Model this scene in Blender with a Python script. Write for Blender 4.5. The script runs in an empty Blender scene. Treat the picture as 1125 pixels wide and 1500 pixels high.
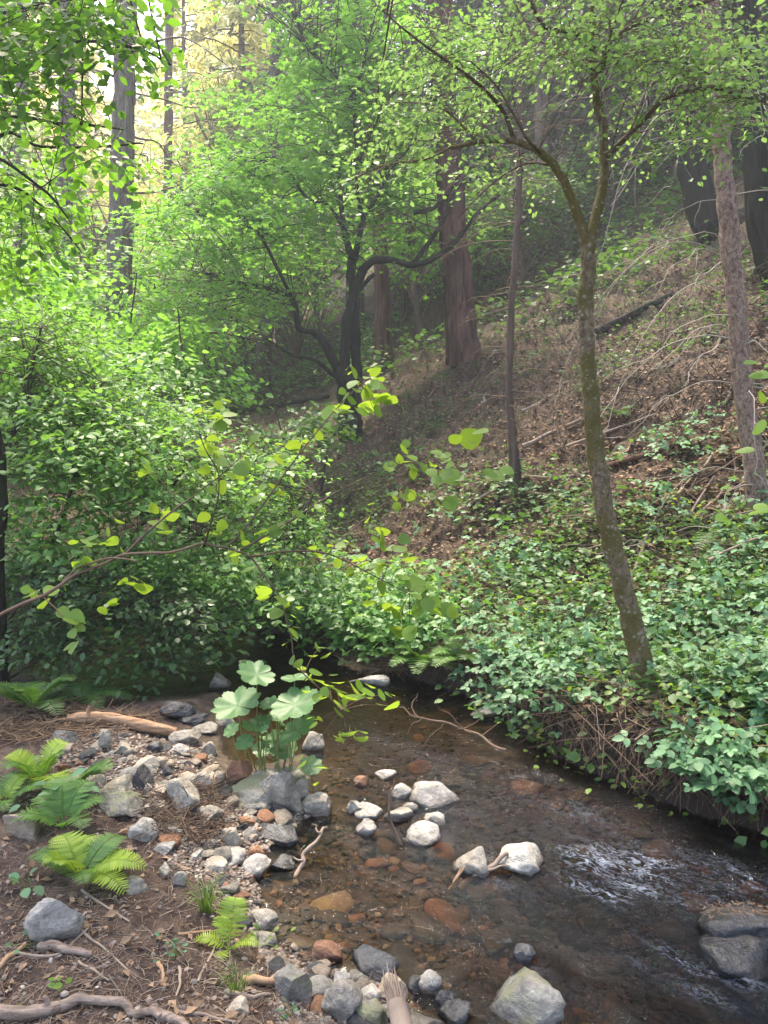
import bpy, math, random
import numpy as np
R = math.radians
rng = np.random.default_rng(7)
random.seed(7)
sc = bpy.context.scene
C = sc.collection

# ------------------------------------------------------------------ camera, sky, sun, exposure
FPX = 1127.0                       # focal length in photograph pixels (1125 x 1500)
PITCH = R(6.6)
CAMZ = 1.55
cam_d = bpy.data.cameras.new('camera'); cam = bpy.data.objects.new('camera', cam_d); C.objects.link(cam)
cam_d.sensor_fit = 'VERTICAL'; cam_d.sensor_height = 36; cam_d.lens = 36 * FPX / 1500
cam_d.clip_start = 0.05; cam_d.clip_end = 2000
cam.location = (0, 0, CAMZ); cam.rotation_euler = (R(90) - PITCH, 0, 0)
sc.camera = cam

SUN_EL, SUN_AZ = 63, -18           # azimuth from +Y, negative = left
world = bpy.data.worlds.new('World'); sc.world = world; world.use_nodes = True
wt = world.node_tree; bg = wt.nodes['Background']
sky = wt.nodes.new('ShaderNodeTexSky'); sky.sky_type = 'NISHITA'; sky.sun_disc = False
sky.sun_elevation = R(SUN_EL); sky.sun_rotation = R(SUN_AZ)
sky.dust_density = 2.5; sky.ozone_density = 1.0
wt.links.new(sky.outputs[0], bg.inputs[0]); bg.inputs[1].default_value = 0.145
sd = bpy.data.lights.new('sun', 'SUN'); sun = bpy.data.objects.new('sun', sd); C.objects.link(sun)
sd.energy = 2.9; sd.angle = R(11); sd.color = (1.0, 0.93, 0.8)
a, e = R(SUN_AZ), R(SUN_EL)
from mathutils import Vector, Matrix
sdir = Vector((math.sin(a) * math.cos(e), math.cos(a) * math.cos(e), math.sin(e)))
sun.rotation_euler = sdir.to_track_quat('Z', 'Y').to_euler(); sun.location = (0, 0, 30)
sc.view_settings.view_transform = 'Standard'; sc.view_settings.look = 'None'
sc.view_settings.gamma = 1; sc.view_settings.use_curve_mapping = False
sc.view_settings.exposure = 2.32
sc.view_settings.use_white_balance = True; sc.view_settings.white_balance_temperature = 7200; sc.view_settings.white_balance_tint = 12
cy = sc.cycles
cy.max_bounces = 8; cy.diffuse_bounces = 3; cy.glossy_bounces = 3; cy.transmission_bounces = 5
cy.transparent_max_bounces = 8; cy.volume_bounces = 1; cy.caustics_reflective = False; cy.caustics_refractive = False
cy.use_denoising = True; cy.sample_clamp_indirect = 6

# ------------------------------------------------------------------ numpy helpers
def W(px, py, Y):
    """point of the photograph's pixel at world distance Y"""
    u = (px - 562.5) / FPX; v = (750 - py) / FPX
    dy = math.cos(PITCH) + v * math.sin(PITCH); dz = -math.sin(PITCH) + v * math.cos(PITCH)
    t = Y / dy
    return np.array([u * t, Y, CAMZ + dz * t])
def water_pt(px, py, z):
    u = (px - 562.5) / FPX; v = (750 - py) / FPX
    dy = math.cos(PITCH) + v * math.sin(PITCH); dz = -math.sin(PITCH) + v * math.cos(PITCH)
    t = (z - CAMZ) / dz
    return np.array([u * t, dy * t])
def sstep(a, b, x):
    t = np.clip((x - a) / (b - a), 0, 1); return t * t * (3 - 2 * t)
def hash3(ix, iy, iz, s=0):
    n = (ix.astype(np.int64) * 374761393 + iy.astype(np.int64) * 668265263 + iz.astype(np.int64) * 1274126177 + s * 974634777) & 0x7fffffff
    n = ((n ^ (n >> 13)) * 1274126177) & 0x7fffffff
    return ((n ^ (n >> 16)) & 0xffff) / 65535.0
def vnoise(P, s=0):
    P = np.asarray(P, float); i = np.floor(P); f = P - i; f = f * f * (3 - 2 * f)
    x, y, z = i[..., 0], i[..., 1], i[..., 2]; fx, fy, fz = f[..., 0], f[..., 1], f[..., 2]
    h = lambda a, b, c: hash3(x + a, y + b, z + c, s)
    l = lambda a, b, t: a + (b - a) * t
    return l(l(l(h(0,0,0), h(1,0,0), fx), l(h(0,1,0), h(1,1,0), fx), fy), l(l(h(0,0,1), h(1,0,1), fx), l(h(0,1,1), h(1,1,1), fx), fy), fz) * 2 - 1
def fbm(P, o=3, s=0):
    P = np.asarray(P, float); r = 0; a = 1; 
    for k in range(o):
        r = r + a * vnoise(P * 2 ** k + 17.3 * k, s + k); a *= .5
    return r
def fbm2(x, y, o=3, s=0, z=0.0):
    return fbm(np.stack([x, y, np.full_like(x, z)], -1), o, s)
def norm(v):
    return v / np.maximum(np.linalg.norm(v, axis=-1, keepdims=True), 1e-9)

# ------------------------------------------------------------------ mesh building
class MB:
    def __init__(s): s.V = []; s.F = []; s.n = 0; s.U = []
    def add(s, V, F):
        V = np.asarray(V, np.float32); F = np.asarray(F, np.int64)
        s.V.append(V); s.F.append(F + s.n); s.n += len(V)
    def mesh(s, name, smooth=True):
        V = np.concatenate(s.V); me = bpy.data.meshes.new(name)
        loops = np.concatenate([f.ravel() for f in s.F]); tot = np.concatenate([np.full(len(f), f.shape[1]) for f in s.F])
        st = np.concatenate([[0], np.cumsum(tot)[:-1]])
        me.vertices.add(len(V)); me.vertices.foreach_set('co', V.ravel())
        me.loops.add(len(loops)); me.loops.foreach_set('vertex_index', loops.astype(np.int32))
        me.polygons.add(len(tot)); me.polygons.foreach_set('loop_start', st.astype(np.int32)); me.polygons.foreach_set('loop_total', tot.astype(np.int32))
        me.update(calc_edges=True)
        me.polygons.foreach_set('use_smooth', np.full(len(tot), smooth)); me.update()
        return me
    def build(s, name, mat, parent=None, smooth=True):
        if not s.V: return None
        me = s.mesh(name, smooth); me.materials.append(mat)
        o = bpy.data.objects.new(name, me); C.objects.link(o)
        if parent is not None:
            o.parent = parent; o.matrix_parent_inverse = Matrix.Translation(-parent.location)
        return o
def tag(o, label=None, cat=None, group=None, kind=None):
    if label: o['label'] = label
    if cat: o['category'] = cat
    if group: o['group'] = group
    if kind: o['kind'] = kind
    return o
def thing(name, label, cat, loc, group=None):
    o = bpy.data.objects.new(name, None); C.objects.link(o); o.empty_display_size = .1
    o.location = [float(c) for c in loc]
    return tag(o, label, cat, group)

def smooth_path(P, k=4):
    """Catmull-Rom through control points; P (n, d)"""
    P = np.asarray(P, float)
    if len(P) < 3: 
        t = np.linspace(0, 1, k + 1)[:, None]; return P[0] * (1 - t) + P[-1] * t
    Q = np.vstack([2 * P[0] - P[1], P, 2 * P[-1] - P[-2]]); out = []
    for i in range(1, len(Q) - 2):
        for t in np.linspace(0, 1, k, endpoint=False):
            out.append(.5 * ((2 * Q[i]) + (-Q[i-1] + Q[i+1]) * t + (2*Q[i-1] - 5*Q[i] + 4*Q[i+1] - Q[i+2]) * t*t + (-Q[i-1] + 3*Q[i] - 3*Q[i+1] + Q[i+2]) * t**3))
    out.append(Q[-2]); return np.array(out)
def tube(mb, P, r, sides=6, rough=0.0, seed=0, furrow=0.0, nf=9, scale=6.0, cap=True):
    P = np.asarray(P, float); n = len(P); r = np.broadcast_to(np.asarray(r, float), (n,)).copy()
    T = norm(np.gradient(P, axis=0)); ref = np.array([0, 0, 1.]) if abs(T[0, 2]) < .9 else np.array([1., 0, 0])
    N = np.zeros_like(P); N[0] = norm(np.cross(T[0], ref))
    for i in range(1, n):
        v = N[i-1] - T[i] * np.dot(N[i-1], T[i]); N[i] = norm(v)
    B = np.cross(T, N); A = np.linspace(0, 2 * np.pi, sides, endpoint=False)
    rr = np.repeat(r[:, None], sides, 1)
    D = N[:, None, :] * np.cos(A)[None, :, None] + B[:, None, :] * np.sin(A)[None, :, None]
    if furrow:
        L = np.concatenate([[0], np.cumsum(np.linalg.norm(np.diff(P, axis=0), axis=1))])
        a2 = np.broadcast_to(A[None], rr.shape); l2 = np.broadcast_to(L[:, None], rr.shape)
        q = np.stack([np.cos(a2) * nf / 3, np.sin(a2) * nf / 3, l2 * .9 / max(r[0], .05) * .25], -1)
        rr = rr * (1 + furrow * (1 - 2 * np.abs(fbm(q, 2, seed))))
    if rough:
        rr = rr * (1 + rough * fbm((P[:, None, :] + D * rr[..., None]) * scale, 3, seed))
    V = P[:, None, :] + D * rr[..., None]; V = V.reshape(-1, 3)
    i = np.arange(n - 1)[:, None] * sides; j = np.arange(sides)[None]; j2 = (j + 1) % sides
    F = np.stack([i + j, i + j2, i + sides + j2, i + sides + j], -1).reshape(-1, 4)
    mb.add(V, F)
    if cap and r[-1] > .004: 
        k = len(V); mb.add(np.vstack([V[-sides:], P[-1:] + T[-1:] * r[-1] * .3]), [[q, (q + 1) % sides, sides] for q in range(sides)])
    if cap and r[0] > .008:
        mb.add(np.vstack([V[:sides], P[:1]]), [[(q + 1) % sides, q, sides] for q in range(sides)])
def frames(d, up):
    x = norm(d); y = norm(np.cross(up, x)); z = np.cross(x, y)
    return np.stack([x, y, z], -1)       # columns
def scatter(mb, T, pos, d, up, s):
    """copies of template T=(V,F) at pos, x axis along d, scaled s"""
    V, F = T; M = frames(d, up); s = np.asarray(s, float)
    s = np.broadcast_to(s[:, None] if s.ndim == 1 else s, (len(pos), 1 if s.ndim == 1 else 3)) if s.ndim else np.full((len(pos), 1), s)
    X = V[None] * s[:, None, :]
    out = np.einsum('nij,nkj->nki', M, X) + pos[:, None, :]
    k = len(V); FF = (F[None] + (np.arange(len(pos)) * k)[:, None, None]).reshape(-1, F.shape[1])
    mb.add(out.reshape(-1, 3), FF)
def leaf_tpl(width=.56, teeth=0, n=5, droop=.18, fold=.1, base=.0, tip=.9):
    t = np.linspace(0, 1, n + 1); w = width / 2 * np.sin(np.pi * t ** tip) ** .75
    w[0] = base; w[-1] = 0
    if teeth: w[1:-1] *= 1 + teeth * np.where(np.arange(n - 1) % 2, 1, -1) 
    z = -droop * t ** 2
    mid = np.stack([t, 0 * t, z], 1); L = np.stack([t, w, z + fold * w / width * 2 * .5], 1); Rr = L * [1, -1, 1]
    V = np.vstack([mid, L, Rr]); m = n + 1; F = []
    for i in range(n):
        F += [[i, i + 1, m + i + 1], [i, m + i + 1, m + i], [i, 2*m + i + 1, i + 1], [i, 2*m + i, 2*m + i + 1]]
    F = [f for f in F if not (f[2] == m + 0 or f[1] == 2*m + 0 or False)] if base == 0 else F
    return V, np.array(F)
def lobed_tpl(lobes=5, spread=2.3, depth=.45, per=4, cup=.12, teeth=0., jit=0., r0=.12, rounded=False):
    """palmate leaf: outline in polar coordinates about the stalk end, tip towards +x"""
    n = lobes * per; a = np.linspace(-spread, spread, n + 1); ph = (a + spread) / (2 * spread) * lobes
    r = 1 - depth * np.abs(np.cos(np.pi * ph)) ** 1.3 if not rounded else 1 - depth * (1 - np.abs(np.sin(np.pi * ph))); r *= 1 - .35 * np.abs(a / spread) ** 1.5
    if teeth: r *= 1 + teeth * np.where(np.arange(n + 1) % 2, 1, -1)
    r = r * .6
    rim = np.stack([r * np.cos(a), r * np.sin(a), -cup * r ** 2 + .05 * np.sin(ph * 2 * np.pi)], 1)
    ri = .27 * (1 - .2 * np.abs(a / spread)); inn = np.stack([ri * np.cos(a), ri * np.sin(a), .02 * np.sin(ph * 2 * np.pi)], 1)
    V = np.vstack([[[0, 0, -.02]], inn, rim]) + [r0, 0, 0]; m = n + 1; F = []
    for i in range(n):
        F += [[0, 1 + i, 2 + i], [1 + i, 1 + m + i, 2 + m + i], [1 + i, 2 + m + i, 2 + i]]
    return V, np.array(F)
def merge_tpl(parts):
    Vs = []; Fs = []; n = 0
    for (V, F), (ang, s, off) in parts:
        c, si = math.cos(ang), math.sin(ang); M = np.array([[c, -si, 0], [si, c, 0], [0, 0, 1]])
        Vs.append(V * s @ M.T + off); Fs.append(F + n); n += len(V)
    return np.vstack(Vs), np.vstack(Fs)
L_OVAL = leaf_tpl(.62, n=3)
L_OVAL5 = leaf_tpl(.66, n=5)
L_HAZEL = leaf_tpl(.88, teeth=.05, n=13, droop=.12, fold=.06, tip=.8)
L_MIX = [leaf_tpl(.62, n=5, droop=.16), leaf_tpl(.48, n=5, droop=.4, fold=.25), leaf_tpl(.78, n=5, droop=.08, fold=.04), leaf_tpl(.6, n=5, droop=-.15, fold=-.15)]
L_MAPLE = lobed_tpl(5, 2.2, .5, 3)
L_PINNA = leaf_tpl(.17, teeth=.5, n=17, droop=.15, fold=.02, base=.05, tip=.55)
L_NEEDLE = (np.array([[0, -.04, 0], [0, .04, 0], [.5, .14, -.04], [1, 0, -.14], [.5, -.14, -.04]]), np.array([[0, 2, 1], [0, 4, 2], [4, 3, 2]]))
_o = leaf_tpl(.68, teeth=.12, n=9, droop=.14, fold=.14)
L_TRI = merge_tpl([(_o, (0, .58, [.44, 0, 0])), (_o, (1.3, .46, [.36, .04, 0])), (_o, (-1.3, .46, [.36, -.04, 0]))])
L_DEAD = (np.array([[0, 0, .05], [.45, .3, .22], [1, 0, 0], [.45, -.3, .16], [.5, 0, 0]]), np.array([[0, 4, 1], [1, 4, 2], [2, 4, 3], [3, 4, 0]]))

# ------------------------------------------------------------------ materials
def newmat(name):
    m = bpy.data.materials.new(name); m.use_nodes = True; t = m.node_tree
    for n in list(t.nodes): t.nodes.remove(n)
    out = t.nodes.new('ShaderNodeOutputMaterial'); return m, t, out
def N(t, kind, **kw):
    n = t.nodes.new('ShaderNode' + kind)
    for k, v in kw.items():
        if k in n.inputs: n.inputs[k].default_value = v
        else: setattr(n, k, v)
    return n
def ramp(t, stops, src):
    n = t.nodes.new('ShaderNodeValToRGB'); e = n.color_ramp.elements
    while len(e) < len(stops): e.new(.5)
    for q, (p, c) in zip(e, stops): q.position = p; q.color = (*c, 1) if len(c) == 3 else c
    t.links.new(src, n.inputs[0]); return n.outputs[0]
def mixc(t, fac, c1, c2, mode='MIX'):
    n = t.nodes.new('ShaderNodeMix'); n.data_type = 'RGBA'; n.blend_type = mode
    for s, v in ((n.inputs[0], fac), (n.inputs[6], c1), (n.inputs[7], c2)):
        if isinstance(v, (float, int)): s.default_value = v
        elif isinstance(v, tuple): s.default_value = (*v, 1)
        else: t.links.new(v, s)
    return n.outputs[2]
def noise(t, scale, detail=4, vec=None, rough=.55, dist=0.):
    n = N(t, 'TexNoise'); n.inputs['Scale'].default_value = scale; n.inputs['Detail'].default_value = detail
    n.inputs['Roughness'].default_value = rough; n.inputs['Distortion'].default_value = dist
    if vec is not None: t.links.new(vec, n.inputs['Vector'])
    return n.outputs[0]
def coords(t, scale=(1, 1, 1), rot=(0, 0, 0)):
    g = t.nodes.new('ShaderNodeNewGeometry'); m = t.nodes.new('ShaderNodeMapping'); m.inputs['Scale'].default_value = scale; m.inputs['Rotation'].default_value = rot
    t.links.new(g.outputs['Position'], m.inputs[0]); return m.outputs[0], g
def ocoords(t, scale=(1, 1, 1)):
    g = t.nodes.new('ShaderNodeTexCoord'); m = t.nodes.new('ShaderNodeMapping'); m.inputs['Scale'].default_value = scale
    t.links.new(g.outputs['Object'], m.inputs[0]); return m.outputs[0]
def bump(t, h, strength=.5, dist=.01, nrm=None):
    b = N(t, 'Bump'); b.inputs['Strength'].default_value = strength; b.inputs['Distance'].default_value = dist
    t.links.new(h, b.inputs['Height']); 
    if nrm is not None: t.links.new(nrm, b.inputs['Normal'])
    return b.outputs[0]
def leafmat(name, dark, light, trans, tr=.45, rough=.42, clump=1.2, old=None, spec=.5):
    m, t, out = newmat(name)
    g = t.nodes.new('ShaderNodeNewGeometry'); n1 = noise(t, clump, 2, g.outputs['Position'])
    m1 = N(t, 'Math', operation='MULTIPLY_ADD'); t.links.new(g.outputs['Random Per Island'], m1.inputs[0]); m1.inputs[1].default_value = .6
    t.links.new(n1, m1.inputs[2])
    m2 = N(t, 'Math', operation='SUBTRACT', use_clamp=True); t.links.new(m1.outputs[0], m2.inputs[0]); m2.inputs[1].default_value = .3
    st = [(0, dark), (.85, light)]
    if old: st = [(0, dark), (.8, light), (.93, light), (1, old)]
    col = ramp(t, st, m2.outputs[0])
    p = N(t, 'BsdfPrincipled'); t.links.new(col, p.inputs['Base Color']); p.inputs['Roughness'].default_value = rough
    p.inputs['Specular IOR Level'].default_value = spec
    tl = N(t, 'BsdfTranslucent'); t.links.new(mixc(t, m2.outputs[0], tuple(c * .6 for c in trans), trans), tl.inputs[0])
    mx = N(t, 'MixShader'); mx.inputs[0].default_value = tr
    t.links.new(p.outputs[0], mx.inputs[1]); t.links.new(tl.outputs[0], mx.inputs[2]); t.links.new(mx.outputs[0], out.inputs[0])
    return m
def barkmat(name, c1, c2, moss=None, mossamt=.5, sx=30, sz=5, b=.8, bd=.01, spots=None, sc3=None):
    m, t, out = newmat(name); v, g = coords(t, sc3 or (sx, sx, sz))
    n1 = noise(t, 1, 6, v, .65, .6); v2, _ = coords(t, (1, 1, 1)); n2 = noise(t, 5, 4, v2); nf = noise(t, 90, 3, v2)
    col = ramp(t, [(.32, c1), (.62, c2)], n1)
    col = mixc(t, .35, col, mixc(t, nf, (.25, .25, .25), (1.4, 1.4, 1.4)), 'MULTIPLY')
    if moss: col = mixc(t, ramp(t, [(.5 - mossamt * .25, (0, 0, 0)), (.62 - mossamt * .2, (1, 1, 1))], n2), col, mixc(t, nf, tuple(c * .5 for c in moss), moss))
    if spots:
        vo = N(t, 'TexVoronoi'); vo.inputs['Scale'].default_value = 22; t.links.new(v2, vo.inputs[0])
        n3 = noise(t, 9, 3, v2)
        f = N(t, 'Math', operation='ADD'); t.links.new(vo.outputs[0], f.inputs[0]); t.links.new(n3, f.inputs[1]); vo.inputs['Scale'].default_value = 34
        col = mixc(t, ramp(t, [(.60, (1, 1, 1)), (.78, (0, 0, 0))], f.outputs[0]), col, spots)
    p = N(t, 'BsdfPrincipled'); t.links.new(col, p.inputs['Base Color']); p.inputs['Roughness'].default_value = .85; p.inputs['Specular IOR Level'].default_value = .25
    nb = bump(t, n1, b, bd); nb = bump(t, nf, .5, .004, nb); t.links.new(nb, p.inputs['Normal'])
    t.links.new(p.outputs[0], out.inputs[0]); return m
def simple(name, c1, c2, scale=20, rough=.8, b=.4, bd=.004, spec=.3):
    m, t, out = newmat(name); v, _ = coords(t); n1 = noise(t, scale, 4, v); g = t.nodes.new('ShaderNodeNewGeometry')
    f = N(t, 'Math', operation='MULTIPLY_ADD', use_clamp=True); t.links.new(g.outputs['Random Per Island'], f.inputs[0]); f.inputs[1].default_value = .7; t.links.new(n1, f.inputs[2])
    f2 = N(t, 'Math', operation='SUBTRACT', use_clamp=True); t.links.new(f.outputs[0], f2.inputs[0]); f2.inputs[1].default_value = .3
    p = N(t, 'BsdfPrincipled'); t.links.new(mixc(t, f2.outputs[0], c1, c2), p.inputs['Base Color']); p.inputs['Roughness'].default_value = rough; p.inputs['Specular IOR Level'].default_value = spec
    t.links.new(bump(t, noise(t, scale * 4, 3, v), b, bd), p.inputs['Normal']); t.links.new(p.outputs[0], out.inputs[0]); return m
ZW = -0.15
def rockmat(name, c1, c2, lichen=None, wet=True, rough=.75):
    m, t, out = newmat(name); v, g = coords(t); oi = t.nodes.new('ShaderNodeObjectInfo')
    n1 = noise(t, 14, 6, v, .65); n2 = noise(t, 60, 4, v, .6); n3 = noise(t, 7, 3, v)
    n5 = noise(t, 1, 5, ocoords(t, (9, 9, 30)), .7, 1.2); col = ramp(t, [(.34, c1), (.5, tuple((x + y) / 2 for x, y in zip(c1, c2))), (.62, c2)], mixc(t, .5, n1, n5))
    col = mixc(t, .85, col, mixc(t, n2, (.25, .25, .25), (1.75, 1.75, 1.75)), 'MULTIPLY')
    col = mixc(t, .6, col, mixc(t, oi.outputs['Random'], (.6, .6, .62), (1.25, 1.2, 1.12)), 'MULTIPLY')
    if lichen: col = mixc(t, ramp(t, [(.5, (0, 0, 0)), (.6, (1, 1, 1))], n3), col, lichen)
    p = N(t, 'BsdfPrincipled')
    if wet:
        s = N(t, 'SeparateXYZ'); t.links.new(g.outputs['Position'], s.inputs[0])
        q = N(t, 'Math', operation='MULTIPLY_ADD'); t.links.new(n3, q.inputs[0]); q.inputs[1].default_value = .05; t.links.new(s.outputs[2], q.inputs[2])
        w = ramp(t, [(0, (1, 1, 1)), (1, (0, 0, 0))], q.outputs[0]); w.node.color_ramp.elements[0].position = 0; 
        mr = N(t, 'MapRange'); t.links.new(q.outputs[0], mr.inputs[0]); mr.inputs[1].default_value = ZW + .035; mr.inputs[2].default_value = ZW + .055; mr.inputs[3].default_value = 1; mr.inputs[4].default_value = 0
        col = mixc(t, mr.outputs[0], col, mixc(t, .85, col, (.28, .25, .24), 'MULTIPLY'))
        rr = N(t, 'MapRange'); t.links.new(mr.outputs[0], rr.inputs[0]); rr.inputs[3].default_value = rough; rr.inputs[4].default_value = .18
        t.links.new(rr.outputs[0], p.inputs['Roughness'])
    else: p.inputs['Roughness'].default_value = .75
    t.links.new(col, p.inputs['Base Color']); p.inputs['Specular IOR Level'].default_value = .4
    t.links.new(bump(t, n2, .8, .008, bump(t, n5, .7, .02)), p.inputs['Normal']); t.links.new(p.outputs[0], out.inputs[0]); return m

M = {}
M['maple'] = leafmat('maple_leaf', (.08, .22, .03), (.18, .39, .055), (.34, .70, .08), .52, .5, .8)
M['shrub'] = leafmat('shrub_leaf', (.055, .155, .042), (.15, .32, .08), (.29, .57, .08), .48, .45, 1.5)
M['shrub_dark'] = leafmat('shaded_shrub_leaf', (.03, .075, .025), (.07, .15, .05), (.12, .26, .05), .35, .4, 1.5)  # darker copy of the shrub leaf, shade put into the colour
M['hazel'] = leafmat('hazel_leaf', (.08, .17, .03), (.17, .30, .04), (.42, .62, .05), .5, .5, 3, old=(.4, .36, .04))
M['alder'] = leafmat('alder_leaf', (.07, .165, .05), (.15, .29, .085), (.33, .55, .14), .52, .42, 1.)
M['over'] = leafmat('overhanging_leaf', (.04, .12, .03), (.09, .21, .035), (.24, .52, .04), .55, .45, 1.5)
M['bramble'] = leafmat('bramble_leaf', (.04, .11, .055), (.16, .32, .155), (.22, .44, .10), .35, .5, 2.2, old=(.24, .27, .05), spec=.35)
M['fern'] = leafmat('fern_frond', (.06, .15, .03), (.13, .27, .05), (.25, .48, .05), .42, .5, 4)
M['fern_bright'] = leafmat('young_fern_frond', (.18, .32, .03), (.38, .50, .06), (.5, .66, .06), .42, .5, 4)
M['fern_dark'] = leafmat('shaded_fern_frond', (.03, .09, .02), (.07, .16, .03), (.12, .26, .03), .35, .5, 4)  # darker copy of the fern frond, shade put into the colour
M['umbrella'] = leafmat('umbrella_leaf', (.03, .10, .035), (.11, .23, .08), (.18, .38, .06), .35, .5, 45)
M['grass'] = leafmat('grass_blade', (.06, .14, .02), (.14, .24, .04), (.25, .4, .05), .35, .5, 6)
M['stalk'] = simple('green_stalk', (.12, .17, .04), (.20, .20, .07), 30, .6)
M['conifer'] = leafmat('conifer_needles', (.03, .07, .02), (.07, .13, .03), (.14, .22, .04), .35, .6, .5)
M['gold'] = leafmat('sunlit_gold_foliage', (.32, .34, .10), (.62, .60, .22), (.98, .95, .40), .75, .6, .5)  # glow of sun from behind is put into this gold leaf colour
M['under'] = leafmat('undergrowth_leaf', (.035, .10, .025), (.09, .19, .04), (.16, .34, .04), .4, .5, .6)
M['bark_moss'] = barkmat('mossy_alder_bark', (.06, .04, .026), (.30, .22, .145), moss=(.17, .135, .045), mossamt=.3, sx=55, sz=38, b=1, bd=.02, spots=(.27, .24, .185))
M['bark_dark'] = barkmat('dark_maple_bark', (.008, .006, .005), (.035, .028, .02), moss=(.02, .026, .009), mossamt=.1, sx=14, sz=3)
M['bark_red'] = barkmat('red_furrowed_bark', (.05, .022, .016), (.20, .105, .075), sx=14, sz=1.3, b=1, bd=.10)
M['bark_grey'] = barkmat('grey_furrowed_bark', (.06, .042, .034), (.29, .23, .195), sx=15, sz=1.1, b=1, bd=.10)
M['bark_pink'] = barkmat('flaky_reddish_bark', (.07, .04, .032), (.37, .245, .20), sx=45, sz=28, b=1, bd=.012, spots=(.33, .25, .215))
M['bark_far'] = barkmat('far_bark', (.04, .028, .022), (.15, .10, .08), sx=8, sz=1., b=.8, bd=.03)
M['twig'] = simple('dead_twig', (.16, .11, .08), (.38, .30, .23), 25)
M['dead_pale'] = simple('pale_dead_branch', (.20, .16, .13), (.42, .36, .30), 25)
M['twig_brown'] = simple('brown_twig', (.04, .025, .017), (.20, .13, .088), 25)
M['twig_dark'] = simple('dark_twig', (.02, .016, .012), (.07, .05, .035), 25)
M['straw'] = simple('dead_canes', (.045, .026, .016), (.30, .20, .125), 25)
M['litter'] = simple('leaf_litter', (.085, .052, .031), (.42, .27, .165), 14)
M['wood'] = simple('splintered_wood', (.22, .12, .065), (.46, .29, .17), 18)
M['log'] = barkmat('peeled_log_wood', (.13, .065, .035), (.46, .29, .18), b=.8, bd=.01, sc3=(7, 55, 55))
M['branch_grey'] = barkmat('weathered_branch', (.10, .07, .055), (.33, .25, .20), b=.8, bd=.008, sc3=(12, 70, 70))
M['wood_grey'] = simple('weathered_wood', (.14, .10, .08), (.30, .23, .18), 18)
M['r_grey'] = rockmat('grey_stone', (.15, .13, .105), (.44, .40, .34))
M['r_pale'] = rockmat('pale_stone', (.17, .155, .135), (.50, .475, .44))
M['r_tan'] = rockmat('tan_stone', (.24, .18, .13), (.48, .40, .31))
M['r_dark'] = rockmat('dark_slate', (.018, .018, .02), (.11, .11, .115), rough=.36)
M['r_red'] = rockmat('rusty_stone', (.16, .07, .04), (.36, .19, .11))
M['r_moss'] = rockmat('mossy_stone', (.10, .095, .08), (.36, .34, .30), lichen=(.19, .19, .11))
def cobblemat():
    m, t, out = newmat('submerged_cobble'); v, g = coords(t); n1 = noise(t, 22, 5, v); oi = t.nodes.new('ShaderNodeObjectInfo')
    a_ = N(t, 'Math', operation='ADD'); t.links.new(oi.outputs['Random'], a_.inputs[0]); t.links.new(g.outputs['Random Per Island'], a_.inputs[1])
    fr = N(t, 'Math', operation='FRACT'); t.links.new(a_.outputs[0], fr.inputs[0])
    c = ramp(t, [(0, (.018, .015, .011)), (.3, (.045, .033, .02)), (.5, (.08, .052, .028)), (.62, (.035, .031, .024)), (.84, (.13, .085, .042)), (.95, (.20, .085, .03)), (1, (.24, .21, .14))], fr.outputs[0])
    c = mixc(t, .9, c, mixc(t, n1, (.2, .2, .2), (1.7, 1.6, 1.5)), 'MULTIPLY')
    p = N(t, 'BsdfPrincipled'); t.links.new(c, p.inputs['Base Color']); p.inputs['Roughness'].default_value = .6
    t.links.new(bump(t, n1, .5, .008), p.inputs['Normal']); t.links.new(p.outputs[0], out.inputs[0]); return m
M['r_wet'] = rockmat('wet_black_rock', (.010, .010, .012), (.055, .055, .06), rough=.3)
M['cobble'] = cobblemat()
def gravelmat():
    m, t, out = newmat('bank_gravel'); v, g = coords(t); n1 = noise(t, 60, 4, v)
    c = ramp(t, [(0, (.06, .045, .037)), (.35, (.15, .125, .105)), (.55, (.25, .19, .15)), (.7, (.11, .09, .08)), (.85, (.19, .10, .07)), (1, (.40, .36, .31))], g.outputs['Random Per Island'])
    c = mixc(t, .6, c, mixc(t, n1, (.4, .4, .4), (1.5, 1.5, 1.5)), 'MULTIPLY')
    p = N(t, 'BsdfPrincipled'); t.links.new(c, p.inputs['Base Color']); p.inputs['Roughness'].default_value = .75
    t.links.new(p.outputs[0], out.inputs[0]); return m
M['gravel'] = gravelmat()

# ------------------------------------------------------------------ stream outline (plan) and terrain
near_px = [(-900, 960), (-300, 968), (0, 985), (100, 1000), (190, 1022), (262, 1022), (318, 1020), (345, 1040), (322, 1075), (345, 1125), (400, 1120), (446, 1112), (448, 1150), (462, 1190), (430, 1215),
           (395, 1235), (372, 1268), (380, 1320), (405, 1370), (450, 1400), (520, 1425), (600, 1450), (640, 1490), (700, 1560)]
far_px = [(1500, 1400), (1300, 1290), (1130, 1225), (1040, 1192), (960, 1168), (880, 1135), (800, 1092), (740, 1052), (690, 1018), (625, 998), (560, 978), (480, 950), (400, 925), (250, 893), (100, 868), (0, 862), (-300, 862), (-900, 862)]
near = np.array([water_pt(x, y, ZW) for x, y in near_px]); near = np.vstack([near, [[.6, .9], [1.0, 0], [1.3, -2], [1.5, -6]]])
far = np.array([water_pt(x, y, ZW) for x, y in far_px]); far = np.vstack([[[5.5, -6], [4.0, -2], [3.3, 0.6]], far])
poly = np.vstack([near, far])
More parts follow.
